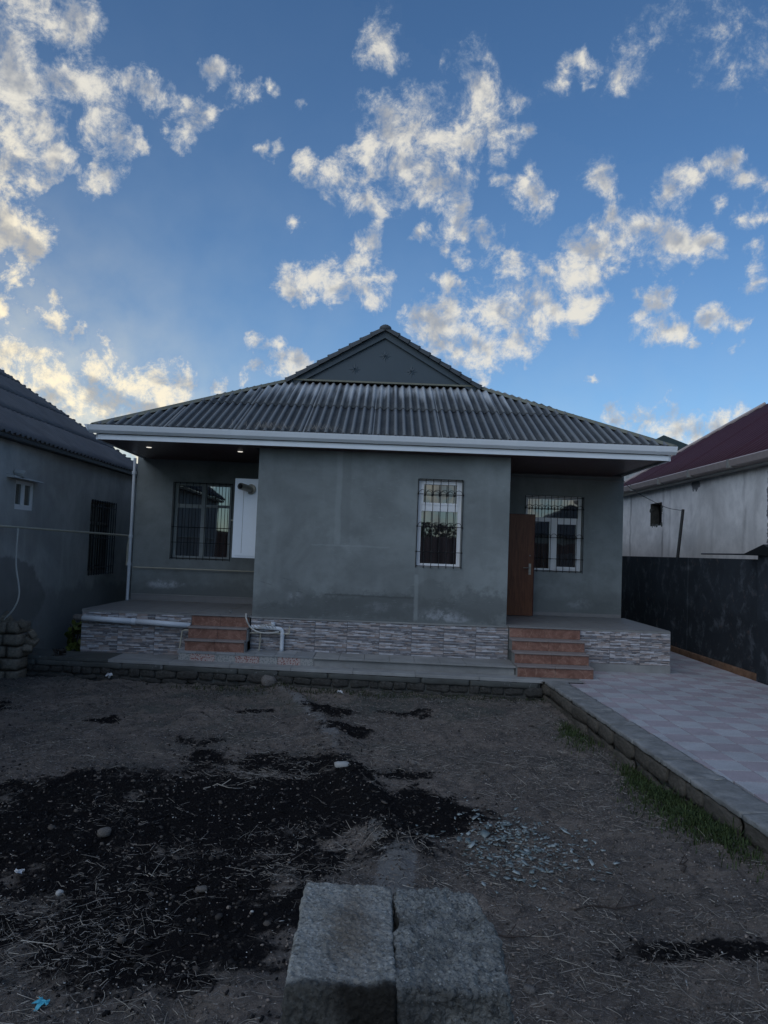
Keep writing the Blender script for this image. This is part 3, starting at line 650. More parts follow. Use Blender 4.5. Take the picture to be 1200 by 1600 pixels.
b = MB(); b.box((4.392, YF, -.02), (4.41, YB, .6)); b.build('plinth_side', M['concrete'], house)
# right-hand steps
def steps(x0, x1, levels, ys, yback):
    for i, (zt, yf) in enumerate(zip(levels, ys)):
        zb = levels[i+1] if i+1 < len(levels) else base_z
        n_ = max(1, int(round((x1-x0)/.33))); w_ = (x1-x0)/n_
        MB().box((x0, yf+.012, base_z-.02 if i == len(levels)-1 else zb-.02), (x1, yback if i == 0 else ys[i-1]+.012, zt-.022)).build('step_core', M['concrete'], house)
        for q in range(2): 
            hw = (x1-x0)/2; MB().box((x0+q*hw+.0015, yf, zb+.002), (x0+(q+1)*hw-.0015, yf+.012, zt-.024)).build('riser_tile', M['terracotta'], house, bevel=.002)
            MB().box((x0-.012+q*(hw+.008)+.0015, yf-.018, zt-.022), (x0-.012+(q+1)*(hw+.008)-.0015, (yback if i == 0 else ys[i-1])-.001, zt)).build('tread_tile', M['tread'] if i else M['floor'], house, bevel=.004)
base_z = 0.0
steps(1.955, 3.02, [.632, .465, .31, .155], [11.22, 10.97, 10.73, 10.49], 11.265)
b = MB(); [b.box((x_, y0_, 0.0), (x_+.012, 11.26, z_)) for x_ in (3.021,) for y0_, z_ in ((11.0, .44), (10.75, .285), (10.51, .13))]; b.build('stair_side_tile', M['tread'], house)
base_z = .125
steps(-2.83, -1.965, [.632, .46, .29], [11.24, 11.06, 10.90], 11.265)
b = MB(); [b.box((-1.964, y0_, .125), (-1.95, 11.26, z_)) for y0_, z_ in ((11.08, .435), (10.92, .265))]; b.build('stair_side_tile', M['concrete'], house)
# windows
def window(hole, y, name_bars=True, style='mid'):
    x0, x1, z0, z1 = hole; w = MB(); dep = .09; fy = y+dep
    frame = MB(); f = .055
    def fr(b, a0, a1, c0, c1, ff=f, yy=fy, d=.05):
        b.box((a0, yy, c0), (a0+ff, yy+d, c1)); b.box((a1-ff, yy, c0), (a1, yy+d, c1)); b.box((a0+ff, yy, c0), (a1-ff, yy+d, c0+ff)); b.box((a0+ff, yy, c1-ff), (a1-ff, yy+d, c1))
    root = put(bpy.data.meshes.new('window'), 'window', house); 
    fr(frame, x0+.002, x1-.002, z0+.002, z1-.002)
    panes = []
    if style == 'mid':
        frame.box((x0+f, fy-.004, 2.325), (x1-f, fy+.05, 2.425)); panes = [(x0+f, x1-f, z0+f, 2.325), (x0+f, x1-f, 2.425, z1-f)]
        fr(frame, x0+f-.01, x1-f+.01, 2.42, z1-f+.01, .035, fy-.012, .02)
    elif style == 'left':
        xm = -3.285; frame.box((xm-.045, fy-.006, z0+f), (xm+.045, fy+.05, z1-f)); frame.box((x0+f, fy-.004, 2.33), (xm-.045, fy+.05, 2.40)); frame.box((xm+.045, fy-.004, 2.35), (x1-f, fy+.05, 2.40))
        panes = [(x0+f, xm-.045, z0+f, 2.33), (x0+f, xm-.045, 2.40, z1-f), (xm+.045, x1-f, z0+f, 2.35), (xm+.045, x1-f, 2.40, z1-f)]
    else:
        xm = 3.07; frame.box((x0+f, fy-.004, 2.33), (x1-f, fy+.05, 2.405)); frame.box((xm-.045, fy-.006, z0+f), (xm+.045, fy+.05, 2.33))
        fr(frame, xm+.04, x1-f+.01, z0+f-.01, 2.34, .05, fy-.014, .02)
        panes = [(x0+f, xm-.045, z0+f, 2.33), (xm+.045, x1-f, z0+f, 2.33), (x0+f, x1-f, 2.405, z1-f)]
    me = frame.mesh('window', M['white_pvc'] if style != 'left' else M['shaded_frame'], bevel=.004); root.data = me
    for a0, a1, c0, c1 in panes:
        b = MB(); b.box((a0-.004, fy+.022, c0-.004), (a1+.004, fy+.03, c1+.004)); b.build('pane', M['glass'], root)
    # dark backing so nothing shows through from behind
    MB().box((x0, y+.2, z0), (x1, y+.22, z1)).build('window_backing', M['iron'], root)
    MB().box((x0+.001, y+.005, z0+.0005), (x1-.001, fy, z0+.012)).build('sill', M['concrete_dark'] if style != 'mid' else M['concrete'], root)
    if name_bars:
        g = MB(); gy = y-.018; n_ = max(5, int(round((x1-x0)/.112))); sp = (x1-x0)/n_
        levels = [z0+.02, z0+.235, z0+.62, z1-.235, z1-.03] if style != 'left' else [z0+.02, z0+.30, z0+.58, z1-.02]
        for i in range(n_+1):
            xx = x0-.01+i*(x1-x0+.02)/n_; g.tube([(xx, gy, z0-.01), (xx, gy, z1-.005)], .0058, 5)
            if style != 'left':
                for z_ in levels[1:4]: g.ball((xx, gy, z_), .015, 5, 4, (1, 1, 1.3))
        for z_ in levels: g.tube([(x0-.015, gy+.006, z_), (x1+.015, gy+.006, z_)], .005, 4)
        if style != 'left':
            for i in range(n_):
                c_ = x0+(i+.5)*sp
                for zz_, sgn in ((levels[3]+.01, 1), (levels[2]+.01, 1)):
                    g.tube([(c_-sp*.48*math.cos(q), gy, zz_+sgn*.055*math.sin(q)) for q in np.linspace(0, PI, 7)], .004, 4)
        for z_ in (z0+.05, z1-.05):
            for xx in (x0-.012, x1+.012): g.tube([(xx, gy, z_), (xx, y+.01, z_)], .006, 4)
        g.build('grille', M['iron'], root)
    return root
window(WM, YF, style='mid'); window(WL, YB, style='left'); window(WR, YB, style='right')
# open door on the right porch
door = MB().box((1.93, 12.965, .655), (2.645, 13.01, 2.415)).build('door', M['brown_door'], house, bevel=.004)
b = MB(); b.box((2.56, 12.958, 1.37), (2.60, 12.965, 1.56)); b.tube([(2.58, 12.96, 1.49), (2.58, 12.91, 1.49), (2.50, 12.905, 1.487), (2.455, 12.91, 1.487)], .009, 6); b.ball((2.575, 12.955, 1.70), .014); b.ball((2.58, 12.955, 1.41), .012)
b.build('handle', M['steel'], door)
b = MB(); b.box((2.6455, 12.96, .655), (2.655, 13.014, 2.415)); b.box((1.93, 12.962, 2.4155), (2.655, 13.012, 2.425)); b.build('door_edge', plain('dark_red_edge', (.05, .012, .012), .5), door)
b = MB(); b.box((1.72, 12.10, .65), (1.925, 12.14, 2.44)); b.box((1.72, 12.94, .65), (1.925, 12.98, 2.44)); b.box((1.72, 12.14, 2.40), (1.925, 12.94, 2.44)); b.build('door_frame', M['brown_door'], house)
# soffit planks over both porches and a strip before the centre block
ZS = 3.19
for i in range(int(8.5/.12)):
    xa = -4.30+i*.12; xb = xa+.117
    if xb > 4.22: break
    ins = xa > -1.96 and xb < 1.93
    y1_ = YF-.002 if ins else YB-.002
    if (xa < -1.94 < xb) or (xa < 1.915 < xb): y1_ = YF-.002
    MB().box((xa, 11.03, ZS), (xb, y1_, ZS+.012)).build('soffit_plank', M['soffit'], house)
MB().box((-4.32, 11.02, ZS+.0125), (4.23, YF-.002, ZS+.03)).build('soffit_backing', M['iron'], house)
for xa, xb in ((-4.32, -1.945), (1.92, 4.23)): MB().box((xa, YF-.002, ZS+.0125), (xb, YB-.002, ZS+.03)).build('soffit_backing', M['iron'], house)
b = MB(); b.tube([(1.95, 13.36, 3.12), (4.28, 13.36, 3.10)], .008, 5); b.tube([(1.95, 13.3, 3.165), (4.25, 13.3, 3.165)], .012, 4); b.build('cable_trunking', M['gap'], house)
# fascia and gutter
b = MB(); b.box((-4.305, 10.985, ZS-.002), (4.215, 11.02, ZS+.075)); b.box((-4.305, 10.975, ZS+.066), (4.215, 10.985, ZS+.074)); b.build('fascia', M['gutter'], house, bevel=.003)
MB().box((-4.30, 10.995, ZS+.0755), (4.21, 11.02, ZS+.15)).build('shadow_gap', M['gap'], house)  # grey strip standing in for the shadow between gutter and fascia
def gut(y, z, d=1): return [(y, z), (y-.05*d, z-.005), (y-.095*d, z+.035), (y-.115*d, z+.09), (y-.122*d, z+.112), (y-.108*d, z+.112), (y-.10*d, z+.09), (y-.082*d, z+.045), (y-.045*d, z+.012), (y-.008, z+.016), (y-.008, z+.11), (y, z+.11)]
b = MB(); gz = ZS+.088
b.extrude_x(gut(10.99, gz), -4.42, 4.30); gt_ = b.build('gutter', M['gutter'], house)
for xx in (-2.4, -.2, 1.9, 4.0): 
    b = MB(); b.extrude_x([(y-.003, z-.003) for y, z in gut(10.99, gz)], xx, xx+.07); b.build('gutter_joint', M['gutter'], house)
b = MB(); b.hexa([(-4.46, 10.86, gz+.09), (-4.42, 10.87, gz+.02), (-4.42, 10.99, gz+.0), (-4.46, 10.99, gz+.06)], [(-4.475, 10.86, gz+.112), (-4.42, 10.86, gz+.112), (-4.42, 10.99, gz+.112), (-4.475, 10.99, gz+.112)]); b.build('gutter_stop', M['gutter'], house)
# side fascias
for x0_, x1_, xe0, xe1 in ((-4.345, -4.63, -4.31, -4.60), (4.255, 4.50, 4.22, 4.465)):
    MB().hexa([(min(x0_, xe0), 11.02, ZS), (max(x0_, xe0), 11.02, ZS), (max(x1_, xe1), 21.3, ZS), (min(x1_, xe1), 21.3, ZS)],
              [(min(x0_, xe0), 11.02, ZS+.2), (max(x0_, xe0), 11.02, ZS+.2), (max(x1_, xe1), 21.3, ZS+.2), (min(x1_, xe1), 21.3, ZS+.2)]).build('side_fascia', M['gutter'], house)
# roof planes
EY, EZ, TY, TZ = 10.92, 3.385, 13.96, 4.835; EX0, EX1, TX0, TX1 = -4.38, 4.29, -1.90, 1.69
SL = math.hypot(TY-EY, TZ-EZ); Vf = Vector((0, (TY-EY)/SL, (TZ-EZ)/SL)); Nf = Vector((1, 0, 0)).cross(Vf)
def hi_front(u):
    if u < TX0: return SL*(u-EX0)/(TX0-EX0)
    if u > TX1: return SL*(EX1-u)/(EX1-TX1)
    return SL
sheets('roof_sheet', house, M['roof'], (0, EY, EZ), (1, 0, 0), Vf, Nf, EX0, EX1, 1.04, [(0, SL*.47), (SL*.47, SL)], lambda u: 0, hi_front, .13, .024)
RX, RZ = -.105, 5.90; GYF, BY = 13.96, 21.3
for sgn, ex0, ex1, tx in ((-1, EX0, -4.66, TX0), (1, EX1, 4.53, TX1)):
    Udir = Vector((ex1-ex0, BY-EY, 0)).normalized(); Lr = math.hypot(RX-ex0, RZ-EZ); Vd = Vector((RX-ex0, 0, RZ-EZ)).normalized()
    N_ = Udir.cross(Vd); N_ = N_ if N_.z > 0 else -N_
    Lu = math.hypot(ex1-ex0, BY-EY); vg = Lr*abs(tx-ex0)/abs(RX-ex0)
    def hi_s(u, vg=vg, Lr=Lr, Lu=Lu):
        a_ = vg*u/(TY-EY) if u < (TY-EY) else Lr
        return min(a_, Lr*(Lu-u)/4.2 if u > Lu-4.2 else 99)
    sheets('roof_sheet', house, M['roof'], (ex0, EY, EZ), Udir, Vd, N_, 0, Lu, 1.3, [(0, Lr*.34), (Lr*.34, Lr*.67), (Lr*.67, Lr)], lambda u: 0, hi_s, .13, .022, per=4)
MB().quad((-4.66, BY, EZ), (4.53, BY, EZ), (RX, BY-4.2, RZ)).build('roof_back', M['roof'], house)
# underlay below the sheets so no daylight shows
b = MB(); q_ = .07
b.quad((EX0+.1, EY+.1, EZ-q_), (EX1-.1, EY+.1, EZ-q_), (TX1, TY, TZ-q_), (TX0, TY, TZ-q_)); b.quad((EX0+.1, EY+.1, EZ-q_), (TX0, TY, TZ-q_), (RX, TY, RZ-.12), (RX, BY-4.2, RZ-.12), (-4.56, BY-.1, EZ-q_)); b.quad((EX1-.1, EY+.1, EZ-q_), (TX1, TY, TZ-q_), (RX, TY, RZ-.12), (RX, BY-4.2, RZ-.12), (4.43, BY-.1, EZ-q_)); b.build('roof_underlay', M['iron'], house)
# gable with stars
gb = MB(); gb.hexa([(TX0+.22, 13.90, TZ+.03), (TX1-.16, 13.90, TZ+.03), (TX1-.16, 13.93, TZ+.03), (TX0+.22, 13.93, TZ+.03)], [(RX-.01, 13.90, RZ-.10), (RX+.01, 13.90, RZ-.10), (RX+.01, 13.93, RZ-.10), (RX-.01, 13.93, RZ-.10)])
gable = gb.build('gable_panel', M['gable'], house)
for sx_, sz_ in ((-.655, 5.10), (-.09, 5.37), (.42, 5.095)):
    b = MB(); 
    for k_ in range(8):
        an = k_*PI/4; L_ = .135 if k_ % 2 == 0 else .10; d_ = Vector((math.cos(an), 0, math.sin(an))); p_ = Vector((-d_.z, 0, d_.x)); c_ = Vector((sx_, 13.90, sz_))
        n_ = len(b.v); b.v += [tuple(c_), tuple(c_+d_*L_*.38+p_*.024), tuple(c_+d_*L_), tuple(c_+d_*L_*.38-p_*.024), tuple(c_+Vector((0, -.012, 0))+d_*.02)]
        b.f += [(n_, n_+1, n_+4), (n_+1, n_+2, n_+4), (n_+2, n_+3, n_+4), (n_+3, n_, n_+4)]
    b.build('star', M['gable'], gable)
b = MB(); b.box((TX0+.1, 13.83, TZ-.0), (TX1-.05, 13.925, TZ+.03)); b.build('gable_flashing', M['hipcap'], house)
for sgn, tx in ((-1, TX0), (1, TX1)):
    A_ = Vector((tx-sgn*.02, 13.86, TZ-.05)); B_ = Vector((RX, 13.86, RZ-.07)); dv = (B_-A_); L_ = dv.length; dv.normalize(); n_ = 9; up_ = Vector((-dv.z*(1 if dv.x > 0 else -1), 0, abs(dv.x)))
    up_ = Vector((-dv.z, 0, dv.x)) if dv.x > 0 else Vector((dv.z, 0, -dv.x))
    # barge board below the tiles
    b = MB(); b.hexa([A_+Vector((0, -.02, -.10)), A_+Vector((0, .0, -.10)), B_+Vector((0, .0, -.12)), B_+Vector((0, -.02, -.12))], [A_+Vector((0, -.02, .02)), A_+Vector((0, .0, .02)), B_+Vector((0, .0, .02)), B_+Vector((0, -.02, .02))]); b.build('barge_board', M['gable'], house)
    for i in range(n_):
        b = MB(); s0 = L_*(i-.12)/n_; s1 = L_*(i+1)/n_; seg = 7
        for (sa, sb, r0, r1) in ((s0, s1, .108, .086), (s0-.01, s0+.03, .114, .112)):
            m_ = len(b.v)
            for s_, r_ in ((sa, r0), (sb, r1)):
                for k_ in range(seg+1):
                    an = PI*k_/seg; c_ = A_+dv*s_; b.v.append(tuple(c_+Vector((0, -1, 0))*(r_*1.1*math.cos(an))+up_*(r_*math.sin(an)+.01)))
            for k_ in range(seg): b.f.append((m_+k_, m_+k_+1, m_+seg+2+k_, m_+seg+1+k_))
            b.f.append(tuple(m_+k_ for k_ in range(seg+1)))
        o = b.build('rake_tile', M['ridge'], house)
MB().ball((RX, 13.84, RZ-.01), .09, 8, 6, (1.3, 1.1, .8)).build('apex_cap', M['ridge'], house, smooth=True)
b = MB(); b.tube([(RX, 13.9, RZ+.02), (RX, BY-4.2, RZ+.02)], .07, 8); b.build('ridge_cap', M['ridge'], house)
for ex, tx in ((EX0, TX0), (EX1, TX1)):
    b = MB(); p0 = Vector((ex, EY+.0, EZ+.015)); p1 = Vector((tx, TY, TZ+.035)); side = Vector((1, 0, 0)) if ex < 0 else Vector((-1, 0, 0))
    c0, c1 = p0+Vector((0, 0, .02)), p1+Vector((0, 0, .02)); w_ = .085
    b.hexa([p0-side*w_*.6+Vector((0, 0, -.035)), p0-side*w_*.6+Vector((0, 0, -.03)), p1-side*w_+Vector((0, 0, -.03)), p1-side*w_+Vector((0, 0, -.035))], [c0-side*.01, c0+side*.01, c1+side*.01, c1-side*.01])
    b.hexa([p0+side*w_+Vector((0, -.01, -.012)), p0+side*w_+Vector((0, 0, -.008)), p1+side*w_+Vector((0, 0, -.008)), p1+side*w_+Vector((0, -.01, -.012))], [c0-side*.005, c0+side*.012, c1+side*.012, c1-side*.005])
    b.build('hip_cap', M['hipcap'], house)
# downpipe at the left corner and thin gas line on the porch wall
b = MB(); b.tube([(-4.54, 13.36, .62), (-4.54, 13.36, 3.19)], .028, 8); 
dp = b.build('downpipe', M['grey_pipe'], house)
b = MB(); [b.tube([(-4.54, 13.36, z_), (-4.54, 13.36, z_+.05)], .042, 8) for z_ in (1.25, 1.75, 2.9)]; b.build('bracket', M['grey_pipe'], dp)

# ------------------------------------------------------------------ fittings on the house
b = empty('boiler_cabinet', (-2.1, 12.0, 1.48), 'white metal boiler cabinet with a round flue, high on the wall beside the left window', 'cabinet')
MB().box((-2.435, 12.0, 1.485), (-1.945, 12.35, 2.775)).build('body', M['cabinet'], b, bevel=.01)
MB().box((-2.395, 11.99, 1.52), (-1.985, 12.0, 2.735)).build('front_panel', M['cabinet'], b, bevel=.003)
m_ = MB(); m_.box((-2.285, 11.9885, 1.56), (-2.280, 11.9899, 2.60)); m_.build('seam', M['gap'], b)
m_ = MB(); m_.tube([(-2.165, 12.0, 2.60), (-2.29, 11.72, 2.625)], .055, 12, caps=False); m_.tube([(-2.165, 12.0, 2.60), (-2.285, 11.73, 2.624)], .040, 12); m_.tube([(-2.165, 11.995, 2.60), (-2.172, 11.975, 2.60)], .085, 14); fl = m_.build('flue', M['steel'], b, smooth=False)
MB().tube([(-2.28, 11.73, 2.623), (-2.293, 11.715, 2.6255)], .035, 10).build('flue_mouth', M['iron'], fl)
m_ = MB(); m_.box((-2.475, 12.03, 2.08), (-2.437, 12.05, 2.10)); m_.build('latch', M['steel'], b)
for i, (x_, y_, lb) in enumerate(((-3.75, 11.65, 'small round spotlight in the left porch soffit, nearer the outer corner'), (-2.325, 11.75, 'small round spotlight in the left porch soffit, above the white cabinet'))):
    L = empty('ceiling_light', (x_, y_, ZS), lb, 'light', 'spotlights in the left porch soffit')
    m_ = MB(); m_.tube([(x_, y_, ZS-.012), (x_, y_, ZS-.0005)], .052, 16); m_.build('rim', M['white_pvc'], L)
    if i == 0: LM = bpy.data.materials.new('lamp_lens'); LM.use_nodes = True; pb = LM.node_tree.nodes['Principled BSDF']; pb.inputs['Base Color'].default_value = (.8, .8, .8, 1); pb.inputs['Emission Color'].default_value = (1, .93, .82, 1); pb.inputs['Emission Strength'].default_value = .9
    m_ = MB(); m_.tube([(x_, y_, ZS-.016), (x_, y_, ZS-.0125)], .040, 16); m_.build('lens', LM, L)
def pipe(name, pts, r, mat, label, cat='pipe', n=8, extras=None):
    b = MB(); b.tube(pts, r, n); o = b.build(name, mat, None, smooth=False); tag(o, label, cat); return o
def curve(pts, n=10):      # Catmull-Rom
    P_ = [Vector(p) for p in pts]; P_ = [P_[0]*2-P_[1]]+P_+[P_[-1]*2-P_[-2]]; out = []
    for i in range(1, len(P_)-2):
        for j in range(n):
            t_ = j/n; a_, b_, c_, d_ = P_[i-1:i+3]
            out.append(.5*((2*b_)+(c_-a_)*t_+(2*a_-5*b_+4*c_-d_)*t_**2+(3*b_-a_-3*c_+d_)*t_**3))
    return out+[P_[-2]]
dr = empty('drain_pipe', (-3.6, 11.2, .48), 'long pale grey plastic drain pipe sloping along the left porch plinth', 'pipe')
b = MB(); b.tube([(-4.47, 11.20, .510), (-3.66, 11.20, .488)], .043, 14); b.tube([(-3.66, 11.20, .488), (-2.84, 11.20, .458)], .041, 14); b.build('pipe', M['grey_pipe'], dr, smooth=True)
MB().tube([(-3.72, 11.2, .4895), (-3.66, 11.2, .488)], .050, 14).build('socket', M['grey_pipe'], dr)
b = MB(); b.tube([(-4.56, 11.21, .515), (-4.46, 11.20, .510)], .050, 10); b.ball((-4.56, 11.21, .515), .052, 8, 6); b.build('stone_end', M['pebble'], dr)
pipe('gas_pipe', [(-4.46, 13.33, 1.225), (-2.06, 13.33, 1.225), (-2.03, 13.32, 1.24), (-2.03, 13.2, 1.25)], .011, M['gas'], 'thin pale gas pipe running level under the left porch window')
pipe('gas_riser_pipe', [(-2.0, 12.1, .98), (-2.0, 12.1, 1.48)], .013, M['gas'], 'short thin gas pipe hanging straight down below the white cabinet')
pipe('gas_main_pipe', [(-5.22, 4.0, 1.85), (-5.21, 10.05, 1.827), (-4.60, 13.30, 1.785), (-4.56, 13.36, 1.78), (-4.585, 13.36, 1.60), (-4.585, 13.36, 1.25)], .017, M['gas'], 'pale yellowish gas main running along the neighbouring wall to the house corner')
# waste pipe, hose and small pipes left of the centre plinth
wp = empty('waste_pipe', (-1.42, 11.2, .13), 'white elbowed waste pipe coming down onto the tiled pad beside the left steps', 'pipe')
b = MB(); b.tube(curve([(-1.93, 11.22, .475), (-1.6, 11.21, .465), (-1.49, 11.21, .455), (-1.455, 11.21, .41), (-1.455, 11.21, .34), (-1.455, 11.21, .13)], 6), .030, 12); b.build('pipe', M['grey_pipe'], wp, smooth=True)
b = MB(); b.tube([(-1.455, 11.21, .36), (-1.455, 11.21, .40)], .037, 12); b.tube([(-1.60, 11.21, .46), (-1.60, 11.21, .56)], .033, 12); b.build('collar', M['grey_pipe'], wp)
pipe('gas_branch_pipe', curve([(-1.94, 11.2, .385), (-1.5, 11.19, .39), (-1.36, 11.19, .39), (-1.35, 11.19, .42), (-1.35, 11.19, .50)], 4), .011, M['gas'], 'thin pipe bending up beside the white waste pipe')
pipe('gas_stub_pipe', [(-1.78, 11.19, .384), (-1.78, 11.19, .26), (-1.79, 11.19, .13)], .011, M['gas'], 'short upright stub pipe just right of the left steps')
pipe('bent_pipe', [(-2.62, 11.08, .40), (-2.9, 11.1, .40), (-2.93, 11.1, .38), (-2.95, 11.08, .13)], .012, M['gas'], 'thin pale bent pipe left of the left-hand steps')
pipe('hose', curve([(-2.02, 11.25, .66), (-1.99, 11.12, .60), (-1.93, 11.14, .48), (-1.80, 11.12, .41), (-1.62, 11.14, .40), (-1.5, 11.16, .42)]), .012, M['hose'], 'pale flexible hose drooping from the porch floor past the left steps', 'hose')
b = MB(); 
for k_ in range(4): b.tube(curve([(-1.9+.05*k_, 11.2, .50), (-1.82+.05*k_, 11.12, .46+.02*k_), (-1.74+.05*k_, 11.14, .52), (-1.66+.04*k_, 11.19, .45)]), .005, 5)
tag(b.build('tangled_wire', M['hose'], None), 'tangled thin wires bunched behind the hose at the plinth', 'wire')

# ------------------------------------------------------------------ terrace slab, pad tiles, kerb and paving
def lerp_y(x, xa, ya, xb, yb): return ya+(x-xa)*(yb-ya)/(xb-xa)
sy = lambda x: lerp_y(x, -2.9, 10.85, 1.99, 10.62)
cy = lambda x: lerp_y(x, -5.6, 10.76, 2.28, 10.28)
apron = MB().hexa([(-2.9, sy(-2.9)+.01, -.05), (1.94, sy(1.94)+.01, -.05), (1.94, 11.29, -.05), (-2.9, 11.29, -.05)], [(-2.9, sy(-2.9)+.01, .10), (1.94, sy(1.94)+.01, .10), (1.94, 11.29, .10), (-2.9, 11.29, .10)]).build('terrace', M['concrete'], None)
tag(apron, kind='structure')
n_ = 8
for i in range(n_):
    xa = -.93+i*(1.98+.93)/n_; xb = xa+(1.98+.93)/n_-.004
    MB().hexa([(xa, sy(xa)-.035, .101), (xb, sy(xb)-.035, .101), (xb, 11.28, .101), (xa, 11.28, .101)], [(xa, sy(xa)-.035, .124), (xb, sy(xb)-.035, .124), (xb, 11.28, .124), (xa, 11.28, .124)]).build('edge_slab', M['concrete'], apron, bevel=.004)
t = NT('pad_tile'); M['pad'] = t.fin(t.mix(t.orand(), (.22, .235, .245), (.34, .355, .365)), .45)
for i in range(7):
    xa = -2.92+i*.284; xb = xa+.281
    for j, (ya, yb) in enumerate(((0, .22), (.223, .5))):
        if i < 3 and j == 1: continue
        yb_ = 11.27 if j else None
        MB().hexa([(xa, sy(xa)-.014+ya, .101), (xb, sy(xb)-.014+ya, .101), (xb, yb_ or sy(xb)-.014+yb, .101), (xa, yb_ or sy(xa)-.014+yb, .101)], [(xa, sy(xa)-.014+ya, .129), (xb, sy(xb)-.014+ya, .129), (xb, yb_ or sy(xb)-.014+yb, .129), (xa, yb_ or sy(xa)-.014+yb, .129)]).build('pad_tile', M['pad'], apron, bevel=.003)
t = NT('red_terrazzo'); v = t.voro(42, 'F1', out='Distance'); k = t.mix(t.ramp(v, .25, .5), (.22, .06, .05), (.42, .36, .34)); M['terr_red'] = t.fin(k, .5)
t = NT('grey_terrazzo'); v = t.voro(42, 'F1', out='Distance'); k = t.mix(t.ramp(v, .3, .5), (.20, .22, .22), (.34, .34, .33)); M['terr_grey'] = t.fin(k, .5)
xs_ = [-2.9, -2.73, -2.37, -2.07, -1.72, -1.45, -1.12, -.93]
for i in range(7):
    xa, xb = xs_[i]+.002, xs_[i+1]-.002
    MB().hexa([(xa, sy(xa)-.006, -.02), (xb, sy(xb)-.006, -.02), (xb, sy(xb)+.009, -.02), (xa, sy(xa)+.009, -.02)], [(xa, sy(xa)-.006, .099), (xb, sy(xb)-.006, .099), (xb, sy(xb)+.009, .099), (xa, sy(xa)+.009, .099)]).build('face_tile', M['terr_red'] if i % 2 else M['terr_grey'], apron)
# retaining kerb across the yard: rough limestone footing with a concrete cap
rk = empty('retaining_wall', (-1.6, 10.5, -.3), 'low dark retaining wall of rough stones with a pale concrete cap along the terrace', 'wall')
n_ = 9
for i in range(n_):
    xa = -5.6+i*(7.88)/n_; xb = xa+7.88/n_-.003
    ca = M['concrete_dark'] if i < 2 else M['concrete']
    MB().hexa([(xa, cy(xa), -.045), (xb, cy(xb), -.045), (xb, 11.285, -.045), (xa, 11.285 if xa > -5 else 11.6, -.045)], [(xa, cy(xa)+.006, -.001), (xb, cy(xb)+.006, -.001), (xb, 11.285, -.001), (xa, 11.285 if xa > -5 else 11.6, -.001)]).build('cap_slab', ca, rk, bevel=.006)
MB().hexa([(-5.6, cy(-5.6)+.035, -.5), (2.24, cy(2.24)+.035, -.5), (2.24, 11.2, -.5), (-5.6, 11.2, -.5)], [(-5.6, cy(-5.6)+.035, -.046), (2.24, cy(2.24)+.035, -.046), (2.24, 11.2, -.046), (-5.6, 11.2, -.046)]).build('core', M['concrete_dark'], rk)
M['footing'] = stone('dark_footing_stone', (.045, .045, .042), (.11, .108, .10), 7, .7, .015, (.02, .022, .02), .5)
rs = random.Random(3)
stone_vars = []
for s_ in range(6):
    me = bpy.data.meshes.new('stone'); bm = rough_block(1, .5, 1, 4, 2, 3, .09, 3, s_*7.7, .16); bm.to_mesh(me); bm.free(); me.materials.append(M['footing']); me.shade_smooth(); stone_vars.append(me)
def stone_row(parent, p0, p1, z0, z1, hrow, wmin=.16, wmax=.42, side=(0, -1), vary=.2):
    p0, p1 = Vector((*p0, 0)), Vector((*p1, 0)); L_ = (p1-p0).length; d_ = (p1-p0).normalized(); ang = math.atan2(d_.y, d_.x); z = z0
    while z < z1-.03:
        h_ = min(hrow*rs.uniform(1-vary, 1+vary), z1-z); s_ = -rs.random()*.1
        while s_ < L_:
            w_ = rs.uniform(wmin, wmax); c_ = p0+d_*(s_+w_/2)
            o = put(rs.choice(stone_vars), 'stone', parent, (c_.x+side[0]*rs.uniform(-.01, .02), c_.y+side[1]*rs.uniform(-.01, .02), z+h_/2), (rs.uniform(-.12, .12), rs.uniform(-.05, .05)-vary*.2*rs.uniform(-1, 1), ang+rs.uniform(-.08, .08))); o.scale = (w_*.97, .12*rs.uniform(.85, 1.2), h_*rs.uniform(.8, 1.12))
            s_ += w_
        z += h_
stone_row(rk, (-5.6, cy(-5.6)+.035), (2.2, cy(2.2)+.035), -.40, -.115, .13, .12, .42, vary=.55)
rs = random.Random(8); x_ = -5.6
while x_ < 2.2:
    L_ = rs.uniform(.5, 1.3); bm = rough_block(min(L_, 2.22-x_), .10, .085, 22, 3, 4, .014, 6, x_*3, .02); bm_obj(bm, 'render_band', M['concrete_dark'], rk, (x_+min(L_, 2.22-x_)/2, cy(x_+L_/2)+.045, -.088), (0, 0, math.atan2(cy(1)-cy(0), 1)), True); x_ += L_+.004
# paved yard to the right
kx = lambda y: 2.283+(10.27-y)*.046           # inner edge of the kerb line
pav = MB().quad((kx(2)+.06, 2.0, -.046), (5.62, 2.0, -.046), (5.62, 24, -.046), (2.3, 24, -.046), (kx(10.3)+.06, 10.3, -.046)).build('paved_yard', M['concrete_dark'], None); tag(pav, kind='structure')
def terr(name, base, fleck, ff):
    t = NT(name); v = t.voro(85, 'F1'); n = t.noise(7, 4, .6); r = t.orand()
    k = t.mix(t.ramp(v, .28, .42), fleck, base); k = t.mix(t.math('MULTIPLY', t.ramp(n, .4, .7), .35), k, tuple(x*.7 for x in base)); k = t.mix(t.math('MULTIPLY', r, .28), k, tuple(x*.62 for x in base))
    k = t.mix(t.math('MULTIPLY', t.ramp(t.noise(1.1, 5, .65, vec=t.n('ShaderNodeNewGeometry').outputs['Position']), .42, .72), .35), k, (.14, .14, .145))
    t.bump(t.noise(120, 3, .6), .15, .002); return t.fin(k, .55, 0, .3)
M['tA'] = terr('pale_terrazzo', (.50, .51, .53), (.34, .335, .35), 0); M['tB'] = terr('rosy_terrazzo', (.41, .36, .385), (.53, .49, .52), 0)
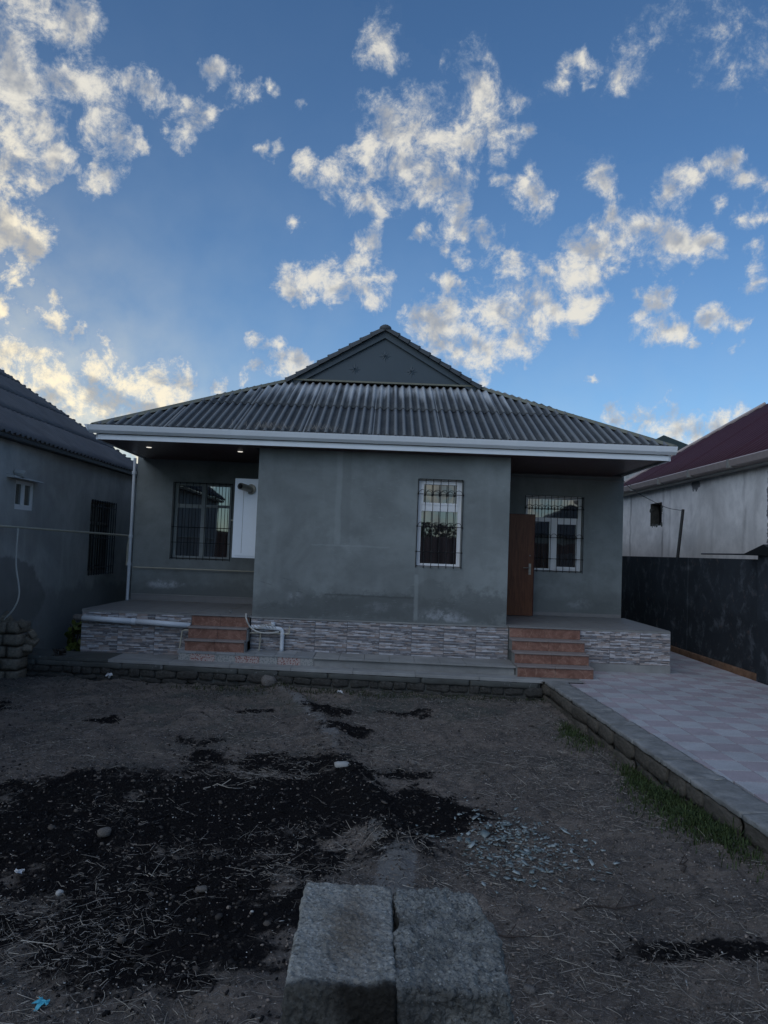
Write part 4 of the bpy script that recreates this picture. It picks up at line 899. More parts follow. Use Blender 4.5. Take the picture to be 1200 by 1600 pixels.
kx = lambda y: 2.283+(10.27-y)*.046           # inner edge of the kerb line
TW = .30; tmesh = {}
for c_ in 'AB': tmesh[c_] = MB().box((-TW/2+.004, -TW/2+.004, -.028), (TW/2-.004, TW/2-.004, 0)).mesh('paving_tile', M['t'+c_], bevel=.003)
cells = []; rest = {'A': MB(), 'B': MB()}
for j in range(int((15.0-2.6)/TW)):
    for i in range(-2, 12):
        x_ = 5.52-TW*(i+.5); y_ = 2.6+TW*(j+.5)
        if x_+TW/2 > 5.55: continue
        if x_-TW/2 < kx(y_)+.31 and x_+TW/2 > kx(y_)+.34 and y_-TW/2 > 2.6 and y_+TW/2 < 10.25:      # tiles cut along the border strip
            a0, a1 = max(x_-TW/2+.003, kx(y_-TW/2)+.303), max(x_-TW/2+.003, kx(y_+TW/2)+.303); q0, q1, q2 = x_+TW/2-.0025, y_-TW/2+.0025, y_+TW/2-.0025
            MB().hexa([(a0, q1, -.028), (q0, q1, -.028), (q0, q2, -.028), (a1, q2, -.028)], [(a0, q1, 0), (q0, q1, 0), (q0, q2, 0), (a1, q2, 0)]).build('paving_tile', M['t'+'AB'[(i+j) % 2]], pav); continue
        if x_-TW/2 < kx(y_)+.30: continue
        if y_-TW/2 > 11.2 and x_+TW/2 < 4.40: continue
        if x_+TW/2 < 3.04 and y_-TW/2 > 10.35: continue
        cells.append((x_, y_, 'AB'[(i+j) % 2]))
vis = [c_ for c_ in cells if c_[0] < c_[1]*.56+.2]; vis.sort(key=lambda c_: c_[1]); big = set(vis[:262])
for c_ in cells:
    if c_ in big: o = put(tmesh[c_[2]], 'paving_tile', pav, (c_[0], c_[1], random.uniform(-.0015, .0015)), (random.uniform(-.002, .002), random.uniform(-.002, .002), 0))
    else: rest[c_[2]].box((c_[0]-TW/2+.0025, c_[1]-TW/2+.0025, -.028), (c_[0]+TW/2-.0025, c_[1]+TW/2-.0025, random.uniform(-.0015, .001)))
for c_ in 'AB':
    if rest[c_].f: tag(rest[c_].build('paving_field', M['t'+c_], pav), kind='stuff')
# border slabs beside the kerb
y_ = 2.3; i = 0
t = NT('rough_border_slab').world(); n = t.noise(5, 6, .7); s2 = t.noise(30, 4, .7, st=(1, 3, 1)); k = t.mix(t.ramp(n, .3, .7), (.15, .155, .15), (.28, .285, .28)); k = t.mix(t.math('MULTIPLY', t.ramp(s2, .5, .7), .5), k, (.10, .105, .105)); t.bump(s2, .6, .008); M['border'] = t.fin(k, .8)
while y_ < 10.20:
    L_ = random.uniform(.55, .8); ye = min(10.25, y_+L_)
    bm = rough_block(.30, ye-y_-.003, .045, 10, 24, 4, .010, 8, y_*3.3, .010, fine=.002, chip=.016); bm_obj(bm, 'border_slab', M['border'], pav, (kx((y_+ye)/2)+.15, (y_+ye)/2, -.0215), (random.uniform(-.004, .004), random.uniform(-.01, .01), math.atan(.046)), True)
    y_ = ye+.0005; 
MB().quad((2.24, 10.24, -.012), (3.1, 10.24, -.012), (3.1, 11.26, -.012), (2.24, 11.26, -.012)).build('screed', M['concrete'], pav)
kw = empty('kerb_wall', (2.4, 7, -.3), 'low broken stone and concrete kerb wall holding the raised tiled paving', 'wall')
MB().hexa([(kx(2.3)+.05, 2.3, -.6), (kx(2.3)+.28, 2.3, -.6), (kx(10.3)+.28, 10.3, -.6), (kx(10.3)+.05, 10.3, -.6)], [(kx(2.3)+.05, 2.3, -.052), (kx(2.3)+.28, 2.3, -.052), (kx(10.3)+.28, 10.3, -.052), (kx(10.3)+.05, 10.3, -.052)]).build('core', M['concrete_dark'], kw)
sv2 = stone_vars; stone_vars = []
M['kerbstone'] = stone('kerb_footing_stone', (.075, .07, .06), (.17, .155, .13), 7, .7, .015, (.03, .03, .028), .4)
for s_ in range(5):
    me = sv2[s_].copy(); me.materials.clear(); me.materials.append(M['kerbstone']); stone_vars.append(me)
stone_row(kw, (kx(2.4)+.03, 2.4), (kx(10.3)+.035, 10.3), -.36, -.045, .17, .22, .65, (-1, 0))

# ------------------------------------------------------------------ dark boundary wall on the right
bw = empty('boundary_wall', (5.7, 12, 0), 'dark stained cement boundary wall on the right, in front of the white building', 'wall')
MB().box((5.62, 10.95, -.3), (5.78, 20.5, 1.775)).build('wall_panel', M['fence'], bw)
MB().box((5.62, 2.0, -.3), (5.78, 10.35, 1.80)).build('wall_panel', M['fence'], bw)
MB().box((5.54, 10.351, -.3), (5.86, 10.949, 1.83)).build('pier', M['fence'], bw)
MB().box((5.60, 13.6, -.3), (5.618, 14.0, 1.775)).build('wall_rib', M['fence'], bw)
b = MB(); b.v = [(5.44, 10.2, 1.832), (5.96, 10.2, 1.832), (5.96, 11.25, 1.832), (5.44, 11.25, 1.832), (5.44, 10.6, 1.99), (5.96, 10.6, 1.99)]; b.f = [(0, 3, 2, 1), (0, 1, 5, 4), (2, 3, 4, 5), (3, 0, 4), (1, 2, 5)]; b.build('pier_cap', M['iron'], bw)
pipe('rebar', [(5.72, 13.3, 1.85), (5.70, 11.1, 1.85)], .014, M['iron'], 'dark rusty rod lying along the top of the boundary wall', 'rod', 6)
M['orange'] = stone('orange_kerb', (.16, .09, .055), (.28, .17, .11), 5)
fk = tag(bpy.data.objects.new('base_kerb', None), 'low orange-brown kerb strip at the foot of the dark boundary wall', 'kerb'); COL.objects.link(fk)
y_ = 4.0
while y_ < 16:
    MB().box((5.553, y_, -.03), (5.619, y_+.93, .085)).build('kerb_block', M['orange'], fk, bevel=.008); y_ += .94
post = pipe('metal_post', [(5.86, 14.75, 0), (5.87, 14.75, 1.8), (5.98, 14.8, 2.74)], .030, M['iron'], 'thin dark metal post rising above the boundary wall', 'post', 6)
pipe('overhead_wire', curve([(4.30, 13.36, 3.13), (4.6, 13.8, 3.02), (5.1, 14.2, 2.86), (5.55, 14.5, 2.74), (5.97, 14.8, 2.715)]), .006, M['iron'], 'thin sagging wire from the right porch corner to the metal post', 'wire', 5)

# ------------------------------------------------------------------ white neighbour on the right
wh = empty('neighbour_house', (9, 16, 0), 'white stained building with maroon metal roof beyond the dark boundary wall', 'house')
b = MB(); hy0, hy1, hz0, hz1 = 16.78, 17.50, 2.50, 3.03; X_ = 6.3; Xb = 6.55
for (ya, yb, za, zb) in ((4, hy0, -.3, 3.55), (hy1, 19.9, -.3, 3.55), (hy0, hy1, -.3, hz0), (hy0, hy1, hz1, 3.55)): b.box((X_, ya, za), (Xb, yb, zb))
b.box((Xb, 19.7, -.3), (14, 19.9, 3.55)); b.box((Xb, 4, -.3), (14, 4.2, 3.55)); b.build('wall', M['white_render'], wh)
b = MB(); b.box((6.301, hy1-.012, hz0+.004), (6.5, hy1-.001, hz1-.002)); b.box((6.301, hy0+.001, hz0+.001), (6.5, hy1-.012, hz0+.004)); b.build('hole_lining', M['footing'], wh)
MB().box((6.50, hy0-.02, hz0-.02), (6.53, hy1+.02, hz1+.02)).build('hole_backing', M['iron'], wh)
rs2 = random.Random(4)
for k_ in range(3):
    yy = hy0+rs2.random()*.7; zz = hz0+.02+rs2.random()*.06
    bm = rough_block(.10, .14, .09, 3, 3, 3, .02, 9, k_*3.1, .03); bm_obj(bm, 'rubble', M['concrete_dark'], wh, (6.42, yy, zz))
for k_ in range(26):
    e_ = rs2.choice('tblr'); s_ = rs2.random(); yy = hy0+.72*s_ if e_ in 'tb' else (hy0 if e_ == 'l' else hy1); zz = hz0+.53*s_ if e_ in 'lr' else (hz0 if e_ == 'b' else hz1)
    if k_ % 2: continue
    bm = rough_block(.03, .10*rs2.uniform(.6, 1.5), .08*rs2.uniform(.6, 1.4), 3, 3, 3, .02, 9, k_*2.1, .02); bm_obj(bm, 'broken_edge', M['concrete_dark'], wh, (6.305, yy, zz))
RS = .70; EXr, EZr = 6.12, 3.52; SLr = math.hypot(1, RS); Vr = Vector((1/SLr, 0, RS/SLr)); Nr = Vector((0, -1, 0)).cross(Vr); Nr = Nr if Nr.z > 0 else -Nr; HW = 2.75
def hi_r(u): return min(HW*SLr, (20.0-3.5-u)*SLr if u > 20.0-3.5-HW else 99)
sheets('roof_sheet', wh, M['maroon'], (EXr, 3.5, EZr), (0, 1, 0), Vr, Nr, 0, 16.5, 1.1, [(0, HW*SLr)], lambda u: 0, hi_r, .22, .012, per=8, kind='trap')
b = MB(); rz_ = EZr+HW*RS
b.quad((EXr, 20.0, EZr), (EXr+HW, 20.0-HW, rz_), (EXr+HW+4, 20-HW, rz_), (14.5, 20.0, EZr)); b.quad((EXr+HW, 3.5, rz_), (EXr+HW+4, 3.5, rz_), (EXr+HW+4, 20-HW, rz_), (EXr+HW, 20-HW, rz_)); b.build('roof_back', M['maroon'], wh)
MB().tube([(EXr, 20.0, EZr+.03), (EXr+HW, 20-HW, rz_+.03)], .05, 6).build('hip_flashing', M['gutter_pink'], wh)
b = MB(); b.v = []; pr = [(EXr+.02, EZr-.16), (EXr-.09, EZr-.13), (EXr-.13, EZr-.03), (EXr-.11, EZr-.01), (EXr+.02, EZr-.01)]
n_ = len(pr); b.v = [(x_, 3.5, z_) for x_, z_ in pr]+[(x_, 20.0, z_+.02) for x_, z_ in pr]; b.f = [(i, (i+1) % n_, n_+(i+1) % n_, n_+i) for i in range(n_)]+[tuple(range(n_)), tuple(range(n_, 2*n_))]; b.build('gutter', M['gutter_pink'], wh)
MB().box((EXr+.02, 3.6, EZr-.19), (6.299, 19.9, EZr-.10)).build('soffit', M['gap'], wh)
for yy in (12.9, 14.6, 16.2, 18): MB().box((EXr-.14, yy, EZr-.15), (EXr-.0, yy+.06, EZr+.0)).build('gutter_bracket', M['gap'], wh)
# ------------------------------------------------------------------ left neighbour
ln = empty('neighbour_house', (-8, 11, 0), 'brown-grey rendered house with grey corrugated roof on the left edge', 'house')
S1 = (10.58, 11.15, 2.085, 2.503); S2 = (13.34, 14.52, 1.04, 2.415)
b = MB(); X0_, X1_ = -5.28, -5.53
for (ya, yb, za, zb) in ((3.5, S1[0], -.4, 3.13), (S1[1], S2[0], -.4, 3.13), (S2[1], 16.6, -.4, 3.13), (S1[0], S1[1], -.4, S1[2]), (S1[0], S1[1], S1[3], 3.13), (S2[0], S2[1], -.4, S2[2]), (S2[0], S2[1], S2[3], 3.13)): b.box((X1_, ya, za), (X0_, yb, zb))
b.box((-11, 16.4, -.4), (X1_, 16.6, 3.13)); b.box((-11, 3.5, -.4), (X1_, 3.7, 3.13)); b.build('wall', M['left_render'], ln)
def side_window(S, dep, white, bars):
    ya, yb, za, zb = S; xx = X0_-dep; f = .05; fm = M['white_pvc'] if white else plain('dull_frame', (.17, .17, .16), .5)
    b = MB(); b.box((xx-.05, ya, za), (xx, ya+f, zb)); b.box((xx-.05, yb-f, za), (xx, yb, zb)); b.box((xx-.05, ya+f, za), (xx, yb-f, za+f*1.5)); b.box((xx-.05, ya+f, zb-f), (xx, yb-f, zb))
    if white: b.box((xx-.048, ya+.24, za+f), (xx+.004, ya+.31, zb-f))
    if not white: b.box((xx-.05, ya+.5, za+f), (xx+.002, ya+.56, zb-f)); b.box((xx-.05, ya+f, 1.97), (xx+.003, yb-f, 2.02))
    w = b.build('window', fm, ln); MB().box((xx-.03, ya+f-.004, za+f), (xx-.022, yb-f+.004, zb-f)).build('pane', M['glass'], w)
    MB().box((X1_+.0, ya, za), (X1_+.02, yb, zb)).build('window_backing', M['iron'], w)
    if bars:
        g = MB(); n_ = 10
        for i in range(n_+1): yy = ya+(yb-ya)*i/n_; g.tube([(X0_+.03, yy, za-.0), (X0_+.03, yy, zb)], .008, 5)
        for z_ in (za+.02, za+.15, 1.72, zb-.12, zb-.02): g.tube([(X0_+.03, ya-.02, z_), (X0_+.03, yb+.02, z_)], .008, 4)
        g.build('grille', M['iron'], w)
    return w
side_window(S1, .02, True, False); side_window(S2, .09, False, True)
b = MB(); b.hexa([(X0_, S1[0]-.28, 2.52), (X0_+.12, S1[0]-.26, 2.515), (X0_+.12, S1[1]+.05, 2.51), (X0_, S1[1]+.05, 2.515)], [(X0_, S1[0]-.28, 2.575), (X0_+.10, S1[0]-.26, 2.55), (X0_+.10, S1[1]+.05, 2.53), (X0_, S1[1]+.05, 2.555)]); b.build('window_hood', M['left_render'], ln)
MB().tube([(X0_+.01, S1[0]-.05, 2.61), (X0_+.15, S1[0]-.05, 2.58)], .05, 8).build('vent_stub', M['left_render'], ln)
LS = .74; EXl, EZl = -5.15, 3.108; SLl = math.hypot(1, LS); Vl = Vector((-1/SLl, 0, LS/SLl)); Nl = Vector((0, 1, 0)).cross(Vl); Nl = Nl if Nl.z > 0 else -Nl; HL = 3.3
def hi_l(u): return min(HL*SLl, (16.72-3.0-u)*SLl if u > 16.72-3.0-HL else 99)
sheets('roof_sheet', ln, M['left_roof'], (EXl, 3.0, EZl), (0, 1, 0), Vl, Nl, 0, 13.7, 1.04, [(0, .9), (.9, 1.8), (1.8, 2.7), (2.7, HL*SLl)], lambda u: 0, hi_l, .15, .022, per=6)
b = MB(); rz_ = EZl+HL*LS-.03; b.quad((EXl, 16.72, EZl), (EXl-HL, 16.72-HL, rz_), (EXl-HL-2, 16.72-HL, rz_), (-12, 16.72, EZl)); b.quad((EXl-HL, 3.0, rz_), (EXl-HL, 16.72-HL, rz_), (EXl-HL-2, 16.72-HL, rz_), (EXl-HL-2, 3, rz_)); b.build('roof_back', M['left_roof'], ln)
for i in range(34):
    s_ = .05+i*.09+random.uniform(-.02, .02); p_ = Vector((EXl-s_, 16.72-s_, EZl+LS*s_+.015)); MB().ball(p_, .038, 6, 5, (1.3, 1.2, .8)).build('hip_tile', M['left_roof'], ln)
MB().box((-5.279, 3.2, 3.03), (EXl+.02, 16.55, 3.08)).build('eave_board', M['iron'], ln)
pipe('white_cable', curve([(-5.12, 10.4, 1.81), (-5.116, 10.4, 1.32), (-5.046, 10.4, .92), (-5.10, 10.4, .70), (-5.24, 10.42, .53)]), .012, M['hose'], 'white cable hanging from the gas main to the stone pier', 'cable', 6)

# far roof between the houses
fh = empty('far_house', (17.2, 45, 0), 'distant house with a dark green roof peeking between the two roofs on the right', 'house')
b = MB(); b.v = [(14.9, 45, 8.0), (20.8, 45, 8.0), (20.8, 53, 8.0), (14.9, 53, 8.0), (17.75, 47.2, 9.75), (18.2, 50, 9.75)]; b.f = [(0, 1, 4), (1, 2, 5, 4), (2, 3, 5), (3, 0, 4, 5), (0, 3, 2, 1)]; b.build('roof', M['green_roof'], fh)
MB().box((15.2, 45.6, -.3), (19.6, 52.4, 7.9)).build('wall', M['left_render'], fh)

# ------------------------------------------------------------------ stone pier at the left edge
pier = empty('stone_pier', (-5.2, 10.5, -.3), 'crumbling pier of stacked limestone blocks at the left edge of the yard', 'pier')
bv = []
for s_ in range(5):
    me = bpy.data.meshes.new('block'); bm = rough_block(1, 1, 1, 5, 4, 4, .06, 3, s_*5.1, .12, chip=.04); bm.to_mesh(me); bm.free(); me.materials.append(M['limestone']); me.shade_smooth(); bv.append(me)
rs = random.Random(12); z = -.34
for c_ in range(5):
    h_ = .165
    for j, (cx_, w_) in enumerate(((-5.12, .25), (-5.38, .26), (-5.64, .26)) if c_ % 2 else ((-5.09, .18), (-5.31, .25), (-5.57, .26))):
        o = put(rs.choice(bv), 'block', pier, (cx_+rs.uniform(-.012, .012), 10.55+rs.uniform(-.02, .02), z+h_/2), (rs.uniform(-.03, .03), rs.uniform(-.03, .03), rs.uniform(-.08, .08))); o.scale = (w_*.98, .36, h_*.97)
    z += h_+.004
for (x_, y_, z_, s_) in ((-4.93, 10.6, .22, .17), (-4.95, 10.55, .12, .13), (-5.0, 10.45, .48, .12), (-5.25, 10.5, .52, .2), (-4.9, 10.55, .33, .12)):
    o = put(rs.choice(bv), 'block', pier, (x_, y_, z_), (rs.random(), rs.random(), rs.random())); o.scale = (s_, s_*.8, s_*.7)

# ------------------------------------------------------------------ foreground pillar of old blocks
fp = empty('stone_pillar', (.05, 1.43, -.28), 'weathered block pillar right in front of the viewer, its top split by a dark gap', 'pillar')
t = NT('old_grey_block'); n = t.noise(13, 7, .72, .3); n2 = t.noise(90, 5, .75); n3 = t.noise(5, 5, .65, 1.0, off=(2.2, .3, 1)); vv = t.voro(120, 'F1')
k = t.mix(t.ramp(n, .3, .7), (.16, .16, .145), (.32, .32, .295)); k = t.mix(t.math('MULTIPLY', t.ramp(n2, .5, .68), .7), k, (.46, .48, .46))

gv = t.voro(150, 'F1'); gr_ = t.math('MULTIPLY', t.ramp(gv, .34, .20), t.ramp(t.noise(60, 4, .7, off=(1, 5, 2)), .50, .60)); k = t.mix(t.math('MULTIPLY', gr_, .5), k, (.55, .57, .55))
dk_ = t.math('MULTIPLY', t.ramp(t.noise(150, 4, .75, off=(7, 1, 3)), .52, .64), .75); k = t.mix(dk_, k, (.05, .052, .05))
w = t.math('MULTIPLY', t.math('SUBTRACT', t.noise(16, 5, .7), .5), 1.6)
k = t.mix(t.math('MULTIPLY', t.blob(.012, -.0, .04, .15, .9, (0, 1), warp=w), .55), k, (.11, .08, .055))
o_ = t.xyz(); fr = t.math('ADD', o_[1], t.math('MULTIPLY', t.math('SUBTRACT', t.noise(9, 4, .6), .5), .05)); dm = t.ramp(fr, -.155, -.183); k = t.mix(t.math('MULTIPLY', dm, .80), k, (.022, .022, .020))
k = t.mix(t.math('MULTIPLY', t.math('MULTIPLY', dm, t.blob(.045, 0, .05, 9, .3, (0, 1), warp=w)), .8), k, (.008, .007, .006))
t.bump(t.math('ADD', n2, t.math('MULTIPLY', vv, .5)), .9, .006); M['blockL'] = t.fin(k, .95, 0, .12)
t = NT('rough_aggregate_block'); n = t.noise(11, 7, .72, .3); v = t.voro(170, 'F1', rnd=1); v2 = t.voro(190, 'F1'); n2 = t.noise(85, 6, .8)
k = t.mix(t.ramp(n, .3, .7), (.155, .16, .15), (.35, .36, .34)); k = t.mix(t.math('MULTIPLY', t.ramp(n2, .5, .72), .65), k, (.42, .44, .44)); k = t.mix(t.math('MULTIPLY', t.ramp(t.noise(34, 5, .75, off=(3, 1, 5)), .54, .62), .6), k, (.05, .052, .052))

gv = t.voro(150, 'F1'); gr_ = t.math('MULTIPLY', t.ramp(gv, .34, .20), t.ramp(t.noise(60, 4, .7, off=(1, 5, 2)), .50, .60)); k = t.mix(t.math('MULTIPLY', gr_, .9), k, (.55, .57, .55))
dk_ = t.math('MULTIPLY', t.ramp(t.noise(150, 4, .75, off=(7, 1, 3)), .52, .64), .75); k = t.mix(dk_, k, (.05, .052, .05))
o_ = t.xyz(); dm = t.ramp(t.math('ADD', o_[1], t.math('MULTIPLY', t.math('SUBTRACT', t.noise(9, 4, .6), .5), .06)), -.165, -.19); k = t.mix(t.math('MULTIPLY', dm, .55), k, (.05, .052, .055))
t.bump(t.math('ADD', t.math('MULTIPLY', v, -.4), n2), 1.0, .012); M['blockR'] = t.fin(k, .95, 0, .15)
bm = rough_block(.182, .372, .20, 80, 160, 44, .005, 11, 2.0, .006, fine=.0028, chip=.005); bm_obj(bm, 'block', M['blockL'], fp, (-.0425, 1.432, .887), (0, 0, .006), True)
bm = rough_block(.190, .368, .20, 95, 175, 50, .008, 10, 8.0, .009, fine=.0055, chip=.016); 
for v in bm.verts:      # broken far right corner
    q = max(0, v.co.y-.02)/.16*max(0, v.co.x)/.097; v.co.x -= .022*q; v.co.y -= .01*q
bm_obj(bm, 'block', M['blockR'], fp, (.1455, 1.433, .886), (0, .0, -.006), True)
b = MB(); b.box((-.07, 1.27, .78), (.19, 1.59, .90)); b.build('gap_filler', M['iron'], fp)  # black box filling the space between the top blocks
z = .785; r_ = random.Random(5)
for c_ in range(5):
    z -= .203
    if c_ % 2 == 0: o = put(bv[c_ % 5], 'block', fp, (.045, 1.44, z+.1), (0, 0, r_.uniform(-.03, .03))); o.scale = (.40, .385, .20)
    else:
        for x_ in (-.05, .145): o = put(bv[(c_+1) % 5], 'block', fp, (x_, 1.44, z+.1), (0, 0, r_.uniform(-.03, .03))); o.scale = (.19, .38, .20)
o = put(bv[2], 'block', fp, (-.10, 1.26, .74), (.2, .1, .3)); o.scale = (.13, .12, .09)

# ------------------------------------------------------------------ single stones and scraps in the yard
def gz_(x, y): return float(gh(np.array([x]), np.array([y]))[0])
for (x_, y_, s_, lb) in ((-.28, 6.43, (.09, .13, .05), 'pale grey stone lying at the edge of the black patch'), (-1.75, 4.95, (.09, .075, .06), 'brownish fist-sized stone on the black patch'), (-1.69, 4.15, (.045, .035, .03), 'small whitish pebble in the straw at lower left'),
                      (.98, 4.95, (.07, .05, .035), 'tan stone beside the broken glass'), (-1.5, 10.35, (.24, .2, .16), 'rounded grey boulder stone at the foot of the terrace'), (.36, 6.9, (.06, .05, .04), 'small grey stone right of the buried footing'), (-.95, 4.3, (.05, .07, .03), 'flat grey stone in the middle of the black patch'), (.75, 3.5, (.05, .06, .04), 'small grey stone right of the block pillar')):
    bm = rough_block(1, 1, 1, 4, 4, 4, .12, 2.5, x_*9, .42); o = bm_obj(bm, 'stone', M['pebble'] if 'pale' not in lb and 'whitish' not in lb else M['chip'], None, (x_, y_, gz_(x_, y_)+s_[2]*.3), (0, 0, x_*5), True); o.scale = s_; tag(o, lb, 'stone')
M['paper'] = plain('crumpled_paper', (.62, .63, .64), .7); M['blue'] = plain('blue_plastic', (.08, .42, .55), .5)
def scrap(x_, y_, s_, mat, label, up=.0, cat='litter', zs=.35):
    b = MB(); r_ = random.Random(int(abs(x_*100))); n_ = 5
    P_ = [[(x_+(i/n_-.5)*s_+r_.uniform(-.1, .1)*s_, y_+(j/n_-.5)*s_*.7+r_.uniform(-.1, .1)*s_, gz_(x_, y_)+.02+up+r_.uniform(0, zs)*s_) for i in range(n_+1)] for j in range(n_+1)]
    for j in range(n_):
        for i in range(n_): b.quad(P_[j][i], P_[j][i+1], P_[j+1][i+1], P_[j+1][i])
    me = b.mesh('plastic_scrap', mat); bm = bmesh.new(); bm.from_mesh(me); bmesh.ops.remove_doubles(bm, verts=bm.verts, dist=.0001); bmesh.ops.solidify(bm, geom=bm.faces, thickness=.002); bm.to_mesh(me); bm.free()
    o = put(me, 'plastic_scrap', None); tag(o, label, cat); return o
scrap(-3.80, 10.6, .10, M['paper'], 'crumpled white scrap caught against the retaining wall at left', .05, zs=.9)
scrap(-.50, 10.05, .07, M['paper'], 'small white scrap on the soil below the terrace middle', 0, zs=.6)
scrap(-2.02, 4.37, .045, M['paper'], 'white scrap near the left edge of the yard'); scrap(-1.35, 3.22, .035, M['blue'], 'small bright blue plastic scrap at lower left')
# twigs
twg = plain('twig_bark', (.045, .035, .03), .9)
for (x_, y_, a_, L_, lb) in ((1.15, 4.25, .2, .5, 'long dark twig right of the pillar'), (.55, 3.95, .1, .35, 'dark twig lying just beyond the pillar to the right'), (1.0, 3.2, -.3, .5, 'crooked twig at the lower right edge'), (1.9, 4.6, 1.2, .22, 'short forked twig near the grass'), (-1.35, 6.0, .3, .3, 'pale stick lying across the black patch')):
    c_, s_ = math.cos(a_), math.sin(a_); P_ = [(x_+c_*L_*q+s_*.03*math.sin(q*9), y_+s_*L_*q+.03*math.sin(q*7), gz_(x_+c_*L_*q, y_+s_*L_*q)+.014) for q in np.linspace(0, 1, 7)]
    b = MB(); b.tube(P_, .006, 5, r1=.0025); b.tube([P_[3], (P_[3][0]+.06, P_[3][1]+.07, P_[3][2]+.03)], .003, 4); tag(b.build('twig', twg if 'pale' not in lb else M['straw'], None), lb, 'twig')
# ------------------------------------------------------------------ plants
def blades(name, centers, n, hgt, mat, label):
    V = []; F_ = []; c0 = 0
    for k_ in range(n):
        cx_, cy_, sx_, sy_ = centers[rng.integers(len(centers))]
        x_ = rng.normal(cx_, sx_); y_ = rng.normal(cy_, sy_)
        lim = kx(y_)-.01
        if x_ > lim: x_ = lim-abs(rng.normal(0, .03))
        z_ = gz_(x_, y_)-.01; h_ = hgt*rng.lognormal(0, .35); a_ = rng.random()*2*PI; w_ = .0028+rng.random()*.0025; ln_ = rng.uniform(.2, .9)*h_
        dx, dy = math.cos(a_), math.sin(a_); px_, py_ = -dy*w_, dx*w_
        pts = [(0, 0), (.35*ln_, .55*h_), (.75*ln_, .85*h_), (ln_*1.1, .8*h_)]
        for i, (o_, zz) in enumerate(pts):
            q = 1-.8*i/3; V += [(x_+dx*o_-px_*q, y_+dy*o_-py_*q, z_+zz), (x_+dx*o_+px_*q, y_+dy*o_+py_*q, z_+zz)]
        for i in range(3): F_.append((c0+2*i, c0+2*i+1, c0+2*i+3, c0+2*i+2))
        c0 += 8
    o = put(np_mesh(name, V, F_, mat), name); tag(o, label, 'grass', kind='stuff'); return o
M['grass'] = isl('green_grass', (.022, .040, .014), (.075, .105, .035), .7)
blades('grass', [(2.36, y_, .07, .22) for y_ in np.arange(5.0, 7.0, .3)]+[(2.28, 5.4, .13, .22), (2.26, 5.8, .14, .25), (2.30, 6.2, .10, .2)], 5000, .05, M['grass'], 'green grass growing thick along the paving kerb')
blades('grass', [(2.20, 8.1, .10, .22), (2.2, 8.5, .06, .2)], 900, .05, M['grass'], 'small green tuft of grass midway along the kerb')
blades('weeds', [(x_, 10.2, .25, .10) for x_ in np.arange(-2.5, 2.2, .5)]+[(-1.5, 9.8, .6, .3)], 1700, .045, isl('dull_weeds', (.02, .032, .014), (.055, .07, .03)), 'short dull weeds at the foot of the terrace wall')
t = NT('broad_leaf'); r = t.island(); t.b.inputs['Subsurface Weight'].default_value = 0; M['leaf'] = t.fin(t.mix(r, (.035, .055, .012), (.13, .15, .03)), .55)
def leafy(name, base, n, rad, hgt, leaf, label, cat='plant', mat=None, stem=True):
    e = empty(name, base, label, cat); b = MB(); rl = random.Random(int(abs(base[0]*37)+n))
    for k_ in range(n):
        th = rl.random()*2*PI; rr = rad*math.sqrt(rl.random()); hh = hgt*rl.random(); c_ = Vector((base[0]+rr*math.cos(th), base[1]+rr*math.sin(th), base[2]+hh)); q = Vector((rl.uniform(-1, 1), rl.uniform(-1, .2), rl.uniform(-.4, 1))).normalized(); s_ = leaf*rl.uniform(.5, 1.2)
        a_ = q.cross(Vector((0, 0, 1))).normalized(); b_ = q.cross(a_); pts = [c_+a_*(s_*math.cos(2*PI*i/7))+b_*(s_*.85*math.sin(2*PI*i/7))-q*(s_*.15*(i % 2)) for i in range(7)]
        b.quad(*pts)
    b.build('foliage', mat or M['leaf'], e)
    if stem:
        s = MB()
        for k_ in range(5): th = rl.random()*2*PI; s.tube([(base[0], base[1], base[2]), (base[0]+rad*.4*math.cos(th), base[1]+rad*.4*math.sin(th), base[2]+hgt*.5), (base[0]+rad*.8*math.cos(th), base[1]+rad*.8*math.sin(th), base[2]+hgt*.95)], .006, 4)
        s.build('stems', twg, e)
    return e
leafy('squash_plant', (-4.66, 11.5, -.02), 46, .13, .42, .075, 'yellow-green broad-leaved plant in the gap beside the left porch')
leafy('dry_weed', (-4.62, 10.85, -.03), 60, .10, .12, .022, 'dark withered weed on the retaining wall cap at left', mat=plain('withered', (.03, .026, .022), .9))
b = MB(); rl = random.Random(9)
for k_ in range(220):
    x_ = rl.gauss(-1.75, .25) if k_ % 3 else rl.gauss(-1.0, .15); a_ = rl.random()*PI; y_ = 10.93+rl.random()*.12; h_ = rl.uniform(.03, .10); z_ = 3.43+(y_-10.92)*.47
    b.quad((x_, y_, z_), (x_+.004, y_, z_), (x_+math.cos(a_)*.06+.002, y_+.02, z_+h_), (x_+math.cos(a_)*.06, y_+.02, z_+h_))
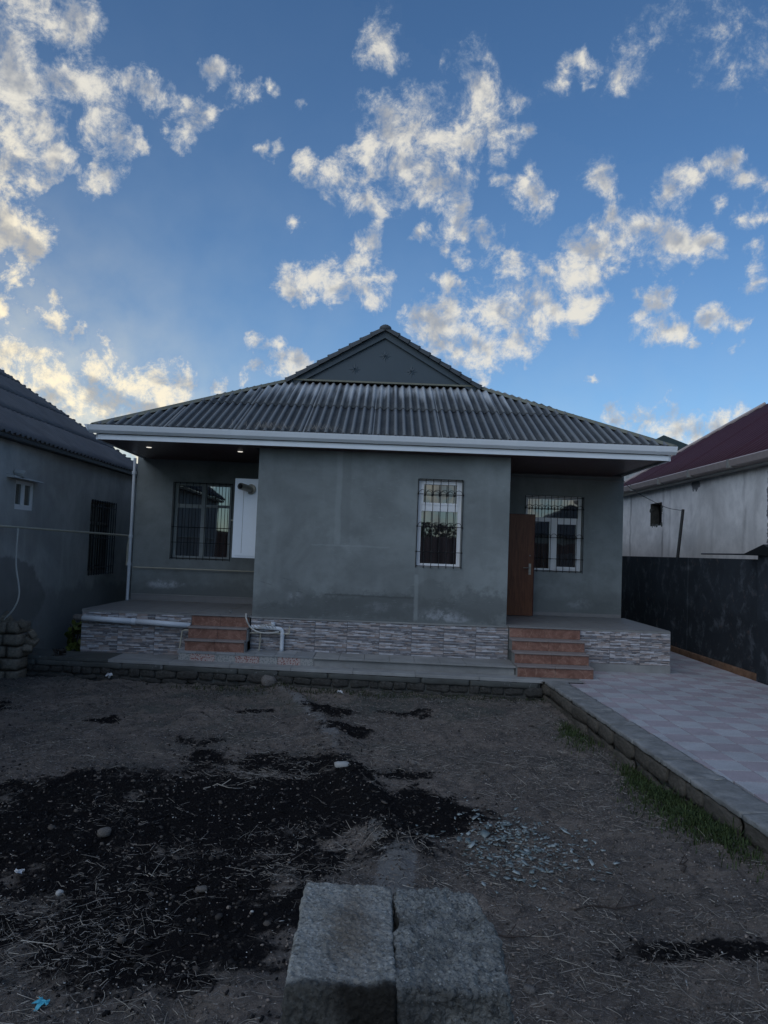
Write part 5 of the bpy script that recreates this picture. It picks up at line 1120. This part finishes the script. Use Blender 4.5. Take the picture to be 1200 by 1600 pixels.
tag(b.build('roof_weeds', M['straw_far'], None), 'dry tufts of grass growing along the roof edge above the gutter', 'grass', kind='stuff')
# small things on the plinth and terrace
b = MB(); b.ball((-2.3, 11.45, .665), .022, 8, 6); tag(b.build('bottle_cap', M['gap'], None), 'tiny dark object left on the porch floor above the steps', 'litter')

# ------------------------------------------------------------------ what stands behind the viewer (seen mirrored in the panes)
bk = empty('rear_wall', (0, -7, 0), 'brown boundary wall behind the viewer, mirrored in the window panes', 'wall')
MB().box((-12, -7.2, -.3), (12, -7, 2.3)).build('wall_panel', plain('brown_panel', (.16, .09, .07), .7, var=.3, scale=1), bk)
M['tree_leaf'] = isl('tree_leaves', (.02, .035, .012), (.07, .10, .035), .7); 
for i, (x_, y_, h_) in enumerate(((-5, -9, 2.9), (-.5, -10, 2.4), (2.2, -9.5, 2.9), (7.5, -9, 2.2))):
    tr_ = leafy('tree', (x_, y_, h_*.45), 900, 1.5, h_*.55, .10, ['broad leafy tree behind the viewer at far left', 'low leafy tree behind the viewer, near middle', 'tall leafy tree behind the viewer, right of middle', 'leafy tree behind the viewer at far right'][i], 'tree', M['tree_leaf'], False)
    b = MB(); b.tube([(x_, y_, -.3), (x_+.1, y_, h_*.3), (x_, y_+.1, h_*.7)], .11, 8, r1=.05)
    for k_ in range(5): an = k_*1.3; b.tube([(x_+.05, y_, h_*.4), (x_+1.1*math.cos(an), y_+1.1*math.sin(an), h_*.75)], .04, 5, r1=.012)
    b.build('trunk', twg, tr_)

rh = empty('rear_house', (9, -20, 0), 'hip-roofed house behind the viewer, mirrored in the right-hand window', 'house')
MB().box((8.5, -26, -.3), (17, -18, 2.9)).build('wall', M['left_render'], rh)
b = MB(); b.v = [(8, -17.5, 2.9), (17.5, -17.5, 2.9), (17.5, -26.5, 2.9), (8, -26.5, 2.9), (11.8, -20, 5.0), (13.5, -22, 5.0)]; b.f = [(0, 1, 4), (1, 2, 5, 4), (2, 3, 5), (3, 0, 4, 5), (0, 3, 2, 1)]; b.build('roof', M['left_roof'], rh)
